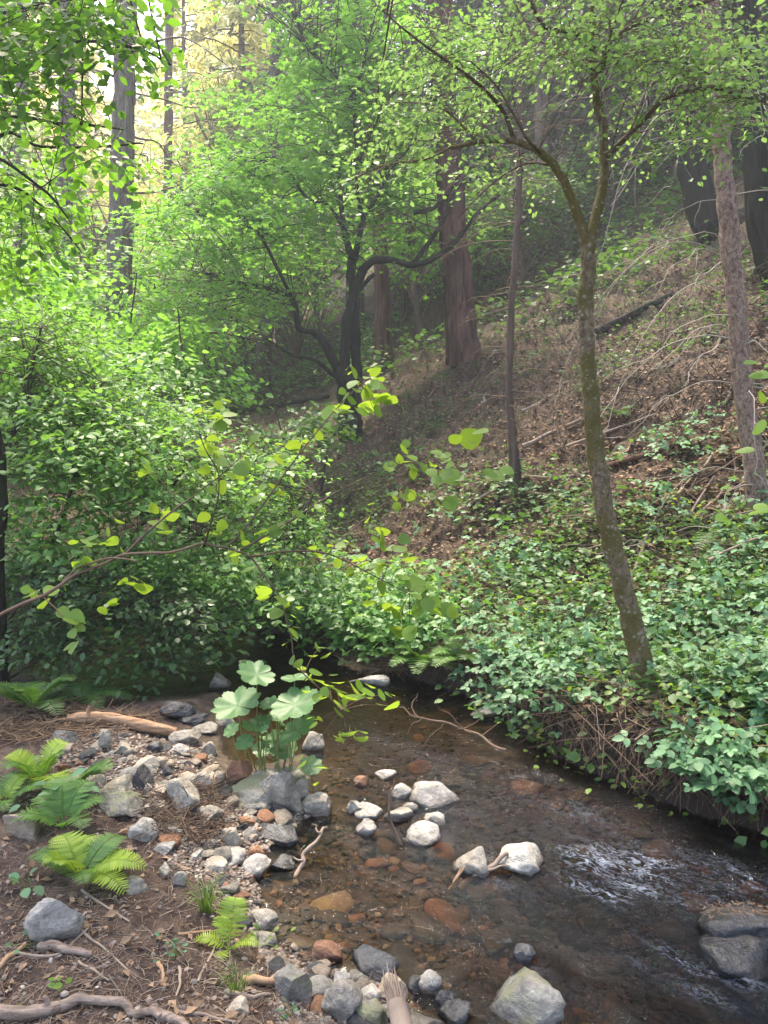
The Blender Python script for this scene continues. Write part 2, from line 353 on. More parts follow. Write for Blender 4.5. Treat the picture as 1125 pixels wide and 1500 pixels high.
def seg_dist(x, y, L, closed=False):
    d = np.full(x.shape, 1e9)
    n = len(L) if closed else len(L) - 1
    for i in range(n):
        a_, b_ = L[i], L[(i + 1) % len(L)]; ab = b_ - a_; t = np.clip(((x - a_[0]) * ab[0] + (y - a_[1]) * ab[1]) / (ab @ ab), 0, 1)
        d = np.minimum(d, np.hypot(x - a_[0] - t * ab[0], y - a_[1] - t * ab[1]))
    return d
def inside(x, y):
    r = np.zeros(x.shape, bool)
    for i in range(len(poly)):
        a_, b_ = poly[i], poly[(i + 1) % len(poly)]
        c = ((a_[1] > y) != (b_[1] > y)) & (x < (b_[0] - a_[0]) * (y - a_[1]) / (b_[1] - a_[1] + 1e-12) + a_[0]); r ^= c
    return r
def smax(a_, b_, k=.25):
    h = np.clip(.5 + .5 * (b_ - a_) / k, 0, 1); return a_ * (1 - h) + b_ * h + k * h * (1 - h)
def axis(lo, hi, f0, f1, fine, grow):
    v = [f0]; s = fine
    while v[-1] < f1: v.append(v[-1] + fine)
    s = fine
    while v[-1] < hi: s *= grow; v.append(v[-1] + s)
    s = fine; w = [f0]
    while w[-1] > lo: s *= grow; w.append(w[-1] - s)
    return np.array(w[::-1][:-1] + v)
gx = axis(-160, 200, -2.6, 3.2, .022, 1.035); gy = axis(-40, 260, 1.3, 5.6, .022, 1.022)
GX, GY = np.meshgrid(gx, gy, indexing='ij')
wob = .045 * fbm2(GX * 3.1, GY * 3.1, 3, 5)
dN = seg_dist(GX, GY, near); dF = seg_dist(GX, GY, far); ins = inside(GX, GY)
d = np.minimum(dN, dF) + 0; d = np.where(ins, -d, d) + wob
isfar = dF < dN
n_big = fbm2(GX * .35, GY * .35, 3, 1); n_mid = fbm2(GX * 1.7, GY * 1.7, 4, 2); n_fine = fbm2(GX * 9, GY * 9, 3, 3); n_xf = fbm2(GX * 34, GY * 34, 2, 4)
bed = ZW - np.minimum(.03 + .16 * np.maximum(-d, 0) ** .9, .09 + .15 * sstep(.1, 1.3, GX) + .22 * sstep(3.9, 5.5, GY)) + .018 * n_mid + .012 * n_fine
nearz = ZW + .115 * sstep(-.1, .55, d) + .03 * np.clip(d, 0, 3) + .022 * n_mid + .010 * n_fine + .0035 * n_xf
bh = .10 + .17 * sstep(-.1, 1.1, GX) * (1 - sstep(4.2, 6, GY))
hill = .50 * GX + .25 * GY - 1.65 + .14 * n_mid + .22 * n_big * sstep(8, 20, GY)
hill = hill + .035 * np.maximum(hill - 1.2, 0) ** 2 * (hill < 14) + .035 * 12.8 ** 2 * (hill >= 14)
hill = np.minimum(hill, 30 + .25 * GX)
base = .02 + .05 * np.clip(dF, 0, 3) + .17 * np.maximum(GY - 9, 0) + .006 * np.maximum(GY - 30, 0) ** 1.7 + .03 * n_mid
farz = ZW + bh * sstep(-.03, .10, d) + .05 * np.clip(d, 0, 2) + .03 * n_mid + .015 * n_fine
up = smax(hill, base, .5)
farz = np.where(d > 0, smax(farz, np.minimum(up, ZW + bh + .55 * d), .12), farz) + sstep(.3, 1.5, d) * (.04 * n_fine * (1 + .9 * sstep(3, 9, GY)))
H = np.where(ins & (d < 0), bed, np.where(isfar, farz, nearz))
H = np.where(d < 0, np.minimum(H, ZW - .02), H)
zone = np.where(isfar, sstep(-.05, .15, d), 0)      # 1: far bank and hillside
wet_shade = 1 - sstep(-.05, .22, d + .04 * n_fine)  # wet ground; at the far bank also the painted dark hollow
def Hq(x, y):
    x = np.clip(x, gx[0], gx[-1] - 1e-6); y = np.clip(y, gy[0], gy[-1] - 1e-6)
    i = np.clip(np.searchsorted(gx, x) - 1, 0, len(gx) - 2); j = np.clip(np.searchsorted(gy, y) - 1, 0, len(gy) - 2)
    u = (x - gx[i]) / (gx[i + 1] - gx[i]); v = (y - gy[j]) / (gy[j + 1] - gy[j])
    return (H[i, j] * (1 - u) + H[i + 1, j] * u) * (1 - v) + (H[i, j + 1] * (1 - u) + H[i + 1, j + 1] * u) * v
def Dq(x, y):
    i = np.clip(np.searchsorted(gx, x) - 1, 0, len(gx) - 2); j = np.clip(np.searchsorted(gy, y) - 1, 0, len(gy) - 2); return d[i, j], isfar[i, j]
def G(px, py, water=False):
    """where the ray of a pixel meets the ground (or the water)"""
    px = np.atleast_1d(np.asarray(px, float)); py = np.atleast_1d(np.asarray(py, float))
    u = (px - 562.5) / FPX; v = (750 - py) / FPX
    dy = math.cos(PITCH) + v * math.sin(PITCH); dz = -math.sin(PITCH) + v * math.cos(PITCH)
    ts = np.geomspace(1.2, 130, 420); hit = np.full(px.shape, np.nan); prev = np.full(px.shape, 1.)
    for t in ts:
        g = Hq(u * t, dy * t)
        if water: g = np.maximum(g, ZW)
        f = CAMZ + dz * t - g; new = (f <= 0) & np.isnan(hit); hit[new] = t - (t - t / 1.0112) * (-f[new]) / np.maximum(prev[new] - f[new], 1e-6); prev = np.where(f > 0, f, prev)
    x, y = u * hit, dy * hit
    z = np.where(np.isnan(hit), np.nan, Hq(np.nan_to_num(x), np.nan_to_num(y)))
    if water: z = np.maximum(z, ZW)
    return np.stack([x, y, z], -1)

mb = MB(); nx, ny = GX.shape
idx = np.arange(nx * ny).reshape(nx, ny)
mb.add(np.stack([GX, GY, H], -1).reshape(-1, 3), np.stack([idx[:-1, :-1], idx[1:, :-1], idx[1:, 1:], idx[:-1, 1:]], -1).reshape(-1, 4))
def groundmat():
    m, t, out = newmat('forest_floor'); v, g = coords(t)
    az = N(t, 'Attribute', attribute_name='zone'); aw = N(t, 'Attribute', attribute_name='wet')
    n1 = noise(t, 3, 6, v, .6); n2 = noise(t, 24, 6, v, .7); n3 = noise(t, 130, 4, v, .6); n4 = noise(t, 1.1, 4, v, .6)
    soil = ramp(t, [(.32, (.022, .014, .011)), (.5, (.06, .038, .03)), (.72, (.13, .088, .068))], n2)
    soil = mixc(t, ramp(t, [(.55, (0, 0, 0)), (.68, (1, 1, 1))], n1), soil, mixc(t, n3, (.07, .045, .03), (.22, .16, .12)))
    hillc = ramp(t, [(.35, (.02, .013, .008)), (.5, (.075, .046, .028)), (.7, (.21, .13, .08))], n2)
    hillc = mixc(t, ramp(t, [(.5, (0, 0, 0)), (.62, (1, 1, 1))], n4), hillc, ramp(t, [(.35, (.028, .035, .012)), (.65, (.07, .085, .025))], n3))
    col = mixc(t, az.outputs['Fac'], soil, hillc)
    bedc = ramp(t, [(.3, (.014, .010, .006)), (.5, (.045, .030, .016)), (.72, (.11, .072, .038))], n2)
    sp = N(t, 'SeparateXYZ'); t.links.new(g.outputs['Position'], sp.inputs[0]); sl = N(t, 'MapRange'); t.links.new(sp.outputs[1], sl.inputs[0]); sl.inputs[1].default_value = 3.6; sl.inputs[2].default_value = 5.4
    bedc = mixc(t, sl.outputs[0], bedc, mixc(t, .5, (.012, .016, .008), bedc))
    col = mixc(t, aw.outputs['Fac'], col, mixc(t, az.outputs['Fac'], bedc, (.008, .005, .004)))  # far bank foot: wet soil plus the hollow's shade painted near black
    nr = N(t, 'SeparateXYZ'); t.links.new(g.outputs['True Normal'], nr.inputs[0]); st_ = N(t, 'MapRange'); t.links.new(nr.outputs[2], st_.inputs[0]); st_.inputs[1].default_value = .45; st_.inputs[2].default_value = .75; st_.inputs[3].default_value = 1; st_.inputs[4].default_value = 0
    col = mixc(t, st_.outputs[0], col, mixc(t, n2, (.012, .007, .005), (.05, .028, .018)))  # steep bank faces painted darker for the shade of the undercut
    p = N(t, 'BsdfPrincipled'); t.links.new(col, p.inputs['Base Color']); p.inputs['Roughness'].default_value = .85; p.inputs['Specular IOR Level'].default_value = .3
    rr = N(t, 'MapRange'); t.links.new(aw.outputs['Fac'], rr.inputs[0]); rr.inputs[3].default_value = .9; rr.inputs[4].default_value = .45; t.links.new(rr.outputs[0], p.inputs['Roughness'])
    t.links.new(bump(t, n3, .7, .006, bump(t, n2, .8, .02)), p.inputs['Normal']); t.links.new(p.outputs[0], out.inputs[0]); return m
M['ground'] = groundmat()
go = mb.build('ground', M['ground']); tag(go, kind='structure')
for nm, arr in (('zone', zone), ('wet', wet_shade)):
    at = go.data.attributes.new(nm, 'FLOAT', 'POINT'); at.data.foreach_set('value', arr.astype(np.float32).ravel())

# ------------------------------------------------------------------ water
wx = axis(-14, 8, -1.2, 3.0, .018, 1.04); wy = axis(-5, 9.5, 1.4, 4.6, .018, 1.04)
WX, WY = np.meshgrid(wx, wy, indexing='ij')
rif = [(905, 1270, .28, .20, 1.), (985, 1265, .95, .32, .5), (840, 1190, .6, .12, .5), (1100, 1340, .5, .3, .55), (1000, 1440, .5, .06, .5), (650, 1110, .5, .04, .35), (720, 1290, .3, .05, .5), (1060, 1320, .25, .06, .6), (860, 1300, .22, .10, .8), (1000, 1240, .45, .12, .35), (1105, 1290, .3, .18, .6), (860, 1185, .25, .10, .45), (700, 1195, .25, .12, .45), (800, 1275, .2, .06, .5), (1070, 1430, .35, .07, .7), (780, 1415, .2, .05, .45), (960, 1385, .25, .06, .4), (540, 1235, .3, .05, .25)]  # riffles, with mild entries that paint glint streaks along the channel
FD = norm(np.array([.80, -.60]))       # flow direction in plan
turb = np.zeros_like(WX)
for px, py, a_, b_, s_ in rif:
    c = water_pt(px, py, ZW); q = (WX - c[0]) * FD[0] + (WY - c[1]) * FD[1]; w_ = -(WX - c[0]) * FD[1] + (WY - c[1]) * FD[0]
    turb = np.maximum(turb, s_ * np.exp(-((q / a_) ** 2 + (w_ / b_) ** 2)))
al = WX * FD[0] + WY * FD[1]; ac = -WX * FD[1] + WY * FD[0]
right = sstep(-.3, 1.2, WX) * (1 - sstep(4.2, 5.5, WY))
rip = fbm2(al * 5, ac * 14, 3, 11) * (.0016 + .0045 * right) + fbm2(al * 13, ac * 28, 2, 12) * (.0006 + .0012 * right)
rip += turb * (.022 * fbm2(al * 14, ac * 22, 3, 13) + .007 * np.abs(fbm2(al * 40, ac * 50, 2, 14)))
mb = MB(); idx = np.arange(WX.size).reshape(WX.shape)
mb.add(np.stack([WX, WY, ZW + rip], -1).reshape(-1, 3), np.stack([idx[:-1, :-1], idx[1:, :-1], idx[1:, 1:], idx[:-1, 1:]], -1).reshape(-1, 4))
def watermat():
    m, t, out = newmat('creek_water'); rotz = math.atan2(FD[1], FD[0]); g = t.nodes.new('ShaderNodeNewGeometry')
    def sm(sc_):
        m2 = t.nodes.new('ShaderNodeMapping'); m2.inputs['Rotation'].default_value = (0, 0, -rotz); t.links.new(g.outputs['Position'], m2.inputs[0])
        m3 = t.nodes.new('ShaderNodeMapping'); m3.inputs['Scale'].default_value = sc_; t.links.new(m2.outputs[0], m3.inputs[0]); return m3.outputs[0]
    at = N(t, 'Attribute', attribute_name='turbulence'); T = at.outputs['Fac']
    n1 = noise(t, 1, 4, sm((8, 20, 8)), .6, .6); n2 = noise(t, 1, 5, sm((26, 70, 26)), .65, .8)
    h = N(t, 'Math', operation='MULTIPLY_ADD'); t.links.new(T, h.inputs[0]); h.inputs[1].default_value = 2.2; h.inputs[2].default_value = .22
    hh = N(t, 'Math', operation='MULTIPLY'); t.links.new(h.outputs[0], hh.inputs[0]); t.links.new(n2, hh.inputs[1])
    nb = bump(t, hh.outputs[0], 1., .012, bump(t, n1, .6, .014))
    tr = N(t, 'BsdfTransparent'); dp = N(t, 'Attribute', attribute_name='depth'); cc = N(t, 'CombineColor')
    for k_, ab in enumerate((8.5, 11.5, 17.)):
        e1 = N(t, 'Math', operation='MULTIPLY'); t.links.new(dp.outputs['Fac'], e1.inputs[0]); e1.inputs[1].default_value = -ab
        e2 = N(t, 'Math', operation='EXPONENT'); t.links.new(e1.outputs[0], e2.inputs[0]); t.links.new(e2.outputs[0], cc.inputs[k_])
    t.links.new(cc.outputs[0], tr.inputs[0])
    gl = N(t, 'BsdfGlossy'); gl.inputs['Roughness'].default_value = .012; gl.inputs[0].default_value = (.62, .68, .78, 1); t.links.new(nb, gl.inputs['Normal'])
    fr = N(t, 'Fresnel'); fr.inputs['IOR'].default_value = 1.33; t.links.new(nb, fr.inputs['Normal'])
    mx = N(t, 'MixShader'); t.links.new(fr.outputs[0], mx.inputs[0]); t.links.new(tr.outputs[0], mx.inputs[1]); t.links.new(gl.outputs[0], mx.inputs[2])
    foam_glint = N(t, 'BsdfPrincipled'); foam_glint.inputs['Base Color'].default_value = (.50, .55, .66, 1); foam_glint.inputs['Roughness'].default_value = .3; t.links.new(nb, foam_glint.inputs['Normal'])  # bluish white foam colour, also painted as sky glints on the crests
    n3 = noise(t, 1, 6, sm((13, 36, 13)), .68, 1.2); n4 = noise(t, 1, 3, sm((5, 13, 5)), .6, .5)
    a1 = N(t, 'Math', operation='SUBTRACT'); t.links.new(n3, a1.inputs[0]); a1.inputs[1].default_value = .5
    a2 = N(t, 'Math', operation='ABSOLUTE'); t.links.new(a1.outputs[0], a2.inputs[0])           # 0 on the crest lines
    w1 = N(t, 'Math', operation='MULTIPLY'); t.links.new(T, w1.inputs[0]); t.links.new(n4, w1.inputs[1])
    w2 = N(t, 'Math', operation='MULTIPLY_ADD'); t.links.new(w1.outputs[0], w2.inputs[0]); w2.inputs[1].default_value = .13; w2.inputs[2].default_value = -.016
    df = N(t, 'Math', operation='SUBTRACT'); t.links.new(w2.outputs[0], df.inputs[0]); t.links.new(a2.outputs[0], df.inputs[1])
    ff = N(t, 'MapRange'); t.links.new(df.outputs[0], ff.inputs[0]); ff.inputs[1].default_value = -.002; ff.inputs[2].default_value = .05; ff.inputs[4].default_value = .62
    m4 = N(t, 'MixShader'); t.links.new(ff.outputs[0], m4.inputs[0]); t.links.new(mx.outputs[0], m4.inputs[1]); t.links.new(foam_glint.outputs[0], m4.inputs[2])
    t.links.new(m4.outputs[0], out.inputs[0]); return m
wo = mb.build('water', watermat()); tag(wo, kind='structure')
at = wo.data.attributes.new('depth', 'FLOAT', 'POINT'); at.data.foreach_set('value', np.clip(ZW - Hq(WX, WY), 0, .6).astype(np.float32).ravel())
at = wo.data.attributes.new('turbulence', 'FLOAT', 'POINT'); at.data.foreach_set('value', turb.astype(np.float32).ravel())

# ------------------------------------------------------------------ rocks
_ico = {}
def ico(n):
    if n in _ico: return _ico[n]
    import bmesh
    bm = bmesh.new(); bmesh.ops.create_icosphere(bm, subdivisions=n, radius=1)
    V = np.array([v.co[:] for v in bm.verts]); F = np.array([[v.index for v in f.verts] for f in bm.faces]); bm.free(); _ico[n] = (V, F); return V, F
def rock_geo(seed, sub=4, ang=.6, rnd=.1):
    """stone of unit half-size: sphere chiselled by planes, then roughened"""
    r_ = np.random.default_rng(seed); V, F = ico(sub); V = V.copy(); ang = min(1, ang + .2) if ang > .25 else ang
    for k in range(int(5 + 9 * ang)):
        n = norm(r_.normal(size=3)); dd = r_.uniform(.76 - .42 * ang, .95 - .16 * ang)
        s_ = V @ n; ex = np.maximum(s_ - dd, 0); V -= ex[:, None] * n * .985
    V *= (1 + rnd * fbm(V * 1.6 + seed, 2, seed) + .05 * fbm(V * 4.5 + seed, 3, seed + 1) - .04 * np.abs(fbm(V * [3, 3, 11] + seed, 2, seed + 2)))[:, None]
    return V / np.abs(V).max(0), F
def place_rock(px, py, w, h, mat, label, ang=.6, depth=.95, rot=None, sub=4, name='stone', group=None, sink=.43, cat='rock', tilt=None, lift=0., seed=None):
    """px, py: middle of the stone's foot in the photograph; w, h: its width and height there"""
    p = G(px, py - h * .15, water=True)[0]; t = p[1] + .0
    s_ = math.hypot(p[1], CAMZ - p[2]) / FPX * 1.0
    hw = w * s_ / 2; hh = max(h * s_ / 1.3, .012)
    seed = int(px * 7 + py * 13) if seed is None else seed; V, F = rock_geo(seed, sub, ang)
    zz = hh / (2 - 2 * sink) 
    S = np.array([hw * 1.04, hw * depth, zz]); V = V * S
    rt = random.uniform(-.5, .5) if rot is None else rot
    c, s2 = math.cos(rt * .4), math.sin(rt * .4); V = V @ np.array([[c, s2, 0], [-s2, c, 0], [0, 0, 1]])
    if tilt:
        c, s2 = math.cos(R(tilt)), math.sin(R(tilt)); V = V @ np.array([[c, 0, s2], [0, 1, 0], [-s2, 0, c]]).T
    z0 = p[2] + zz * (1 - 2 * sink) + lift
    m_ = MB(); m_.add(V, F)
    me = m_.mesh(name); me.materials.append(M[mat]); o = bpy.data.objects.new(name, me); C.objects.link(o)
    o.location = (p[0], p[1] + hw * depth * .25, z0); tag(o, label, cat, group); return o

ROCKS = [
 # px, py(foot), w, h, material, angularity, label, extra
 (641,1176,80,40,'r_pale',.8,'largest white topped angular rock standing midstream',{}),
 (587,1167,30,18,'r_pale',.2,'smooth oval pale stone just left of the white midstream rock',{}),
 (565,1141,30,13,'r_pale',.5,'small flat white topped stone upstream of the oval pale stone',{}),
 (529,1151,20,14,'r_red',.2,'small wet brown stone barely above the water beside the umbrella plant pool',{}),
 (522,1192,28,22,'r_pale',.7,'upright pale chunk at the left of the white stone cluster',{}),
 (540,1198,40,20,'r_pale',.4,'long white stone lying behind the white stone cluster',{}),
 (535,1221,30,20,'r_pale',.4,'rounded white stone at the front of the white stone cluster',{}),
 (584,1203,40,17,'r_grey',.5,'grey flat stone between the white cluster and the small pale pebble',{}),
 (602,1187,22,13,'r_pale',.3,'little pale pebble sitting behind the grey flat stone',{}),
 (640,1208,34,17,'r_pale',.5,'small pale wedge stone in the riffle below the largest midstream rock',{}),
 (619,1234,50,28,'r_pale',.3,'round cream stone in dark ripples below the pale wedge',{}),
 (465,1194,48,27,'r_grey',.4,'grey boulder end touching the water right of the umbrella plant rock',{}),
 (692,1280,58,38,'r_grey',.6,'wet grey stone with a driftwood stick leaning on it',{}),
 (768,1275,66,32,'r_pale',.3,'white capped round stone at the head of the foaming riffle',{}),
 (772,1490,100,62,'r_moss',.8,'large lichen covered angular boulder in the water at the bottom edge',{}),
 (630,1452,32,26,'r_pale',.1,'smooth egg shaped white stone near the bottom shore',{}),
 (548,1424,62,26,'r_dark',.6,'black and white wet slab just behind the splintered stick',{}),
 (500,1494,50,52,'r_grey',.3,'big rounded grey cobble left of the splintered stick',{'sink':.2}),
 (540,1472,38,30,'r_pale',.6,'cream angular stone touching the splintered stick on its left',{}),
 (541,1496,42,28,'r_moss',.6,'greenish grey flat stone below the cream angular stone',{}),
 (573,1470,40,45,'r_tan',.5,'tan block behind the foot of the splintered stick',{}),
 (427,1472,46,55,'r_moss',.5,'pale lichened boulder half sunk in soil at the shore corner',{'sink':.3}),
 (75,1384,74,66,'r_pale',.4,'large pale grey boulder sitting alone on the bare soil',{'sink':.25,'depth':.7}),
 (36,1230,52,44,'r_tan',.8,'tan squared rock at the left edge beside the big fern',{}),
 (208,1231,40,30,'r_pale',.2,'domed pale stone right of the bright fern',{}),
 (1090,1382,105,46,'r_wet',.6,'dark wet boulder with a cap of brown needles at the right edge',{'sink':.4,'tilt':14}),
 (1100,1412,120,26,'r_wet',.6,'low grey slab lapped by water under the needle capped boulder',{'sink':.45}),
 (392,1178,112,42,'r_moss',.5,'broad flat grey rock at the foot of the umbrella plant',{'sink':.3}),
 (405,1192,70,64,'r_grey',1.0,'upright pointed slab rising from the umbrella plant rock',{'sink':.25,'depth':.5}),
 (436,1178,28,40,'r_grey',.5,'narrow grey shard on the right end of the umbrella plant rock',{'sink':.3,'depth':.6}),
 (457,1102,34,36,'r_grey',.6,'mottled grey rock standing in the water behind the umbrella plant',{}),
 (318,1147,30,18,'r_tan',.4,'small yellowish stone on the shore left of the umbrella plant stalks',{}),
 (350,1147,36,36,'r_red',.4,'rusty brown stone behind the broad umbrella plant rock',{}),
 (292,1155,42,26,'r_grey',.5,'grey blocky stone beside the small yellowish stone',{}),
 (270,1190,66,48,'r_grey',.6,'flat grey boulder tangled in dry twigs in mid bank',{'depth':.9}),
 (302,1210,44,26,'r_grey',.6,'squarish stone under the dry twig tangle',{}),
 (180,1192,76,28,'r_moss',.6,'long curved greenish slab behind the bright fern',{'tilt':-8}),
 (170,1165,50,30,'r_grey',.7,'flat brownish slab resting behind the long curved slab',{}),
 (130,1158,50,34,'r_grey',.8,'tilted dark wedge at the left end of the slab pile',{'tilt':-20}),
 (158,1104,26,38,'r_grey',.9,'upright pointed shard below the peeled log',{'depth':.5,'sink':.15}),
 (90,1096,46,24,'r_dark',.7,'dark slate slab left of the upright shard',{}),
 (181,1106,28,28,'r_grey',.7,'brown grey block just right of the upright shard',{}),
 (268,1090,46,22,'r_grey',.3,'smooth oval boulder at the right end of the peeled log',{}),
 (300,1075,36,18,'r_grey',.3,'pale flat stone at the water edge right of the peeled log',{}),
 (328,1065,30,20,'r_grey',.3,'light grey stone in the pool edge below the left umbrella leaf',{}),
 (284,1060,46,16,'r_dark',.3,'low dark stone at the pool edge behind the peeled log',{}),
 (258,1052,52,28,'r_dark',.6,'dark angular slab at the pool edge under the shrub',{}),
 (318,1008,40,20,'r_grey',.7,'brown grey rock standing in the dark pool under the shrub',{}),
 (390,990,22,12,'r_dark',.5,'tiny dark rock poking from the far pool',{}),
 (545,1003,74,14,'r_pale',.6,'white bleached slab on the far shore by the dry twigs',{'depth':.4}),
 (306,1108,20,22,'r_grey',.2,'small round grey stone standing alone at the pool edge',{}),
 (235,1126,22,22,'r_tan',.5,'golden tan pebble in the middle of the stone field',{}),
 (262,1105,28,14,'r_pale',.3,'small white stone below the smooth oval boulder',{}),
 (225,1100,26,14,'r_dark',.5,'dark bluish stone below the middle of the peeled log',{}),
 (212,1130,40,20,'r_grey',.6,'brownish wedge left of the golden tan pebble',{}),
 (246,1138,22,20,'r_dark',.6,'blue grey chip right under the golden tan pebble',{}),
 (208,1156,36,34,'r_dark',.5,'slate grey slab leaning in the middle of the stone field',{}),
 (236,1170,38,18,'r_tan',.5,'pinkish stone below the leaning slate slab',{}),
 (228,1190,32,14,'r_grey',.5,'thin grey flake right of the long curved slab',{}),
 (338,1240,28,30,'r_grey',.4,'grey upright cobble at the shore beside the white pebbles',{}),
 (333,1262,46,18,'r_pale',.3,'white oval stone below the upright shore cobble',{}),
 (374,1281,44,24,'r_pale',.3,'long white stone slanting at the waterline',{'tilt':-22}),
 (376,1258,22,18,'r_red',.3,'rusty pink cobble just above the slanting white stone',{}),
 (408,1234,58,24,'r_dark',.5,'white streaked dark slab at the small inlet',{}),
 (366,1230,30,18,'r_grey',.5,'grey chip left of the white streaked slab',{}),
 (413,1272,36,14,'r_dark',.5,'bluish flat stone just under the water beside the root',{'sink':.55}),
 (318,1278,36,20,'r_grey',.4,'flat light stone below the white oval stone',{}),
 (243,1287,20,20,'r_grey',.6,'small grey wedge on bare soil below the stone field',{}),
 (262,1296,20,18,'r_grey',.5,'second small wedge close right of the first on bare soil',{}),
 (192,1303,46,16,'r_grey',.5,'flat half buried grey stone below the bright fern',{'sink':.6}),
 (236,1246,34,9,'r_pale',.7,'thin white flake on soil right of the domed stone',{}),
 (286,1256,22,8,'r_pale',.7,'tiny white chip near the dry twig tangle',{}),
 (385,1358,38,22,'r_grey',.4,'grey cobble at the muddy edge beside the small fern',{}),
 (384,1388,36,22,'r_moss',.4,'greenish cobble below the grey muddy edge cobble',{}),
 (478,1411,40,24,'r_red',.6,'brown angular stone in wet mud at the shore',{}),
 (430,1396,18,16,'r_tan',.5,'small tan stone between mud and boulder',{}),
 (500,1440,24,12,'r_pale',.4,'little white chip above the big rounded cobble',{}),
 (348,1486,30,22,'r_tan',.7,'tan chunk at the bottom left of the lichened shore boulder',{}),
 (770,1408,30,20,'r_dark',.2,'small bluish stone alone in the open current',{}),
 (652,1472,26,16,'r_dark',.3,'dark stone touching the shore by the egg shaped stone',{}),
 (612,1450,26,16,'r_dark',.4,'dark wet pebble left of the egg shaped stone',{}),
 (713,1050,44,14,'r_pale',.4,'pale wet stone below the far bank brambles',{}),
 (445,925,40,22,'r_grey',.4,'grey boulder half hidden by leaves at the head of the pool',{}),
 (668,1498,40,24,'r_dark',.4,'wet purple brown stone at the bottom edge left of the lichen boulder',{}),
 (583,1497,30,24,'r_grey',.4,'grey stone wedged right below the splintered stick',{}),
]
ROCK = {}
for q in ROCKS:
    px, py, w_, h_, mt, ang, lab, ex = q
    ROCK[lab] = place_rock(px, py, w_, h_, mt, lab, ang, **ex)
# smaller stones of the bank, copied
protos = []
for k in range(8):
    V, F = rock_geo(900 + k, 3, [.7, .3, .5, .8, .2, .6, .4, .7][k]); m_ = MB(); m_.add(V * [1, .8, .38 + .05 * k], F)
    me = m_.mesh('stone'); protos.append(me)
mats_bank = ['r_grey', 'r_grey', 'r_dark', 'r_tan', 'r_pale', 'r_dark', 'r_red', 'r_grey']
def inpoly(pts, P):
    r = np.zeros(len(pts), bool); x, y = pts[:, 0], pts[:, 1]
    for i in range(len(P)):
        a_, b_ = P[i], P[(i + 1) % len(P)]
        r ^= ((a_[1] > y) != (b_[1] > y)) & (x < (b_[0] - a_[0]) * (y - a_[1]) / (b_[1] - a_[1] + 1e-12) + a_[0])
    return r
def px_in(P, n, seed=1):
    P = np.array(P, float); r_ = np.random.default_rng(seed); out = np.zeros((0, 2))
    while len(out) < n:
        q = r_.uniform(P.min(0), P.max(0), (n * 3, 2)); out = np.vstack([out, q[inpoly(q, P)]])
    return out[:n]
STONEFIELD = [(60, 1075), (190, 1065), (300, 1085), (330, 1140), (345, 1170), (460, 1190), (400, 1240), (350, 1310), (300, 1290), (250, 1270), (230, 1220), (190, 1200), (100, 1180), (60, 1130)]
SHORE = [(370, 1290), (400, 1340), (430, 1390), (520, 1420), (600, 1440), (700, 1510), (400, 1510), (400, 1420), (350, 1350), (300, 1300)]
q = np.vstack([px_in(STONEFIELD, 230, 2), px_in(SHORE, 62, 3)]); g = G(q[:, 0], q[:, 1])
for i, p in enumerate(g):
    if np.isnan(p[0]): continue
    me = protos[i % 8]
    o = bpy.data.objects.new('stone', me); C.objects.link(o)
    o.data.materials.append(M['r_grey']) if not me.materials else None
    o.material_slots[0].link = 'OBJECT'; o.material_slots[0].material = M[mats_bank[(i * 5) % 8]]
    s_ = random.choice([.010, .014, .02, .024, .032, .045]) * random.uniform(.8, 1.2)
    o.location = (p[0], p[1], max(p[2], ZW - .03) + s_ * .12); o.scale = (s_, s_, s_ * random.uniform(.55, 1.)); o.rotation_euler = (random.uniform(-.35, .35), random.uniform(-.35, .35), random.uniform(0, 6.3))
    tag(o, 'small loose stone lying among the bigger stones of the near bank', 'stone', 'small loose stones on the near bank')
# cobbles of the stream bed
BEDR = [(380, 1250), (470, 1200), (470, 1110), (600, 1040), (760, 1130), (1000, 1230), (1300, 1330), (1300, 1600), (640, 1600), (560, 1430), (420, 1390)]
q = np.vstack([px_in(BEDR, 210, 5), px_in([(380, 1250), (700, 1220), (900, 1320), (900, 1500), (640, 1500), (420, 1390)], 90, 6)]); g = G(q[:, 0], q[:, 1])
for i, p in enumerate(g):
    if np.isnan(p[0]) or Dq(p[0], p[1])[0] > -.02: continue
    o = bpy.data.objects.new('cobble', protos[(i * 3) % 8]); C.objects.link(o)
    o.material_slots[0].link = 'OBJECT'; o.material_slots[0].material = M['cobble']
    s_ = random.choice([.02, .028, .035, .045, .06, .085]) * random.uniform(.8, 1.2); top = ZW - p[2]
    o.scale = (s_, s_ * random.uniform(.7, 1), min(s_ * .7, top * .75)); o.location = (p[0], p[1], p[2] + .1 * s_); o.rotation_euler = (random.uniform(-.2, .2), random.uniform(-.2, .2), random.uniform(0, 6.3))
    tag(o, 'brown cobble lying on the stream bed under the clear water', 'cobble', 'cobbles under the water')
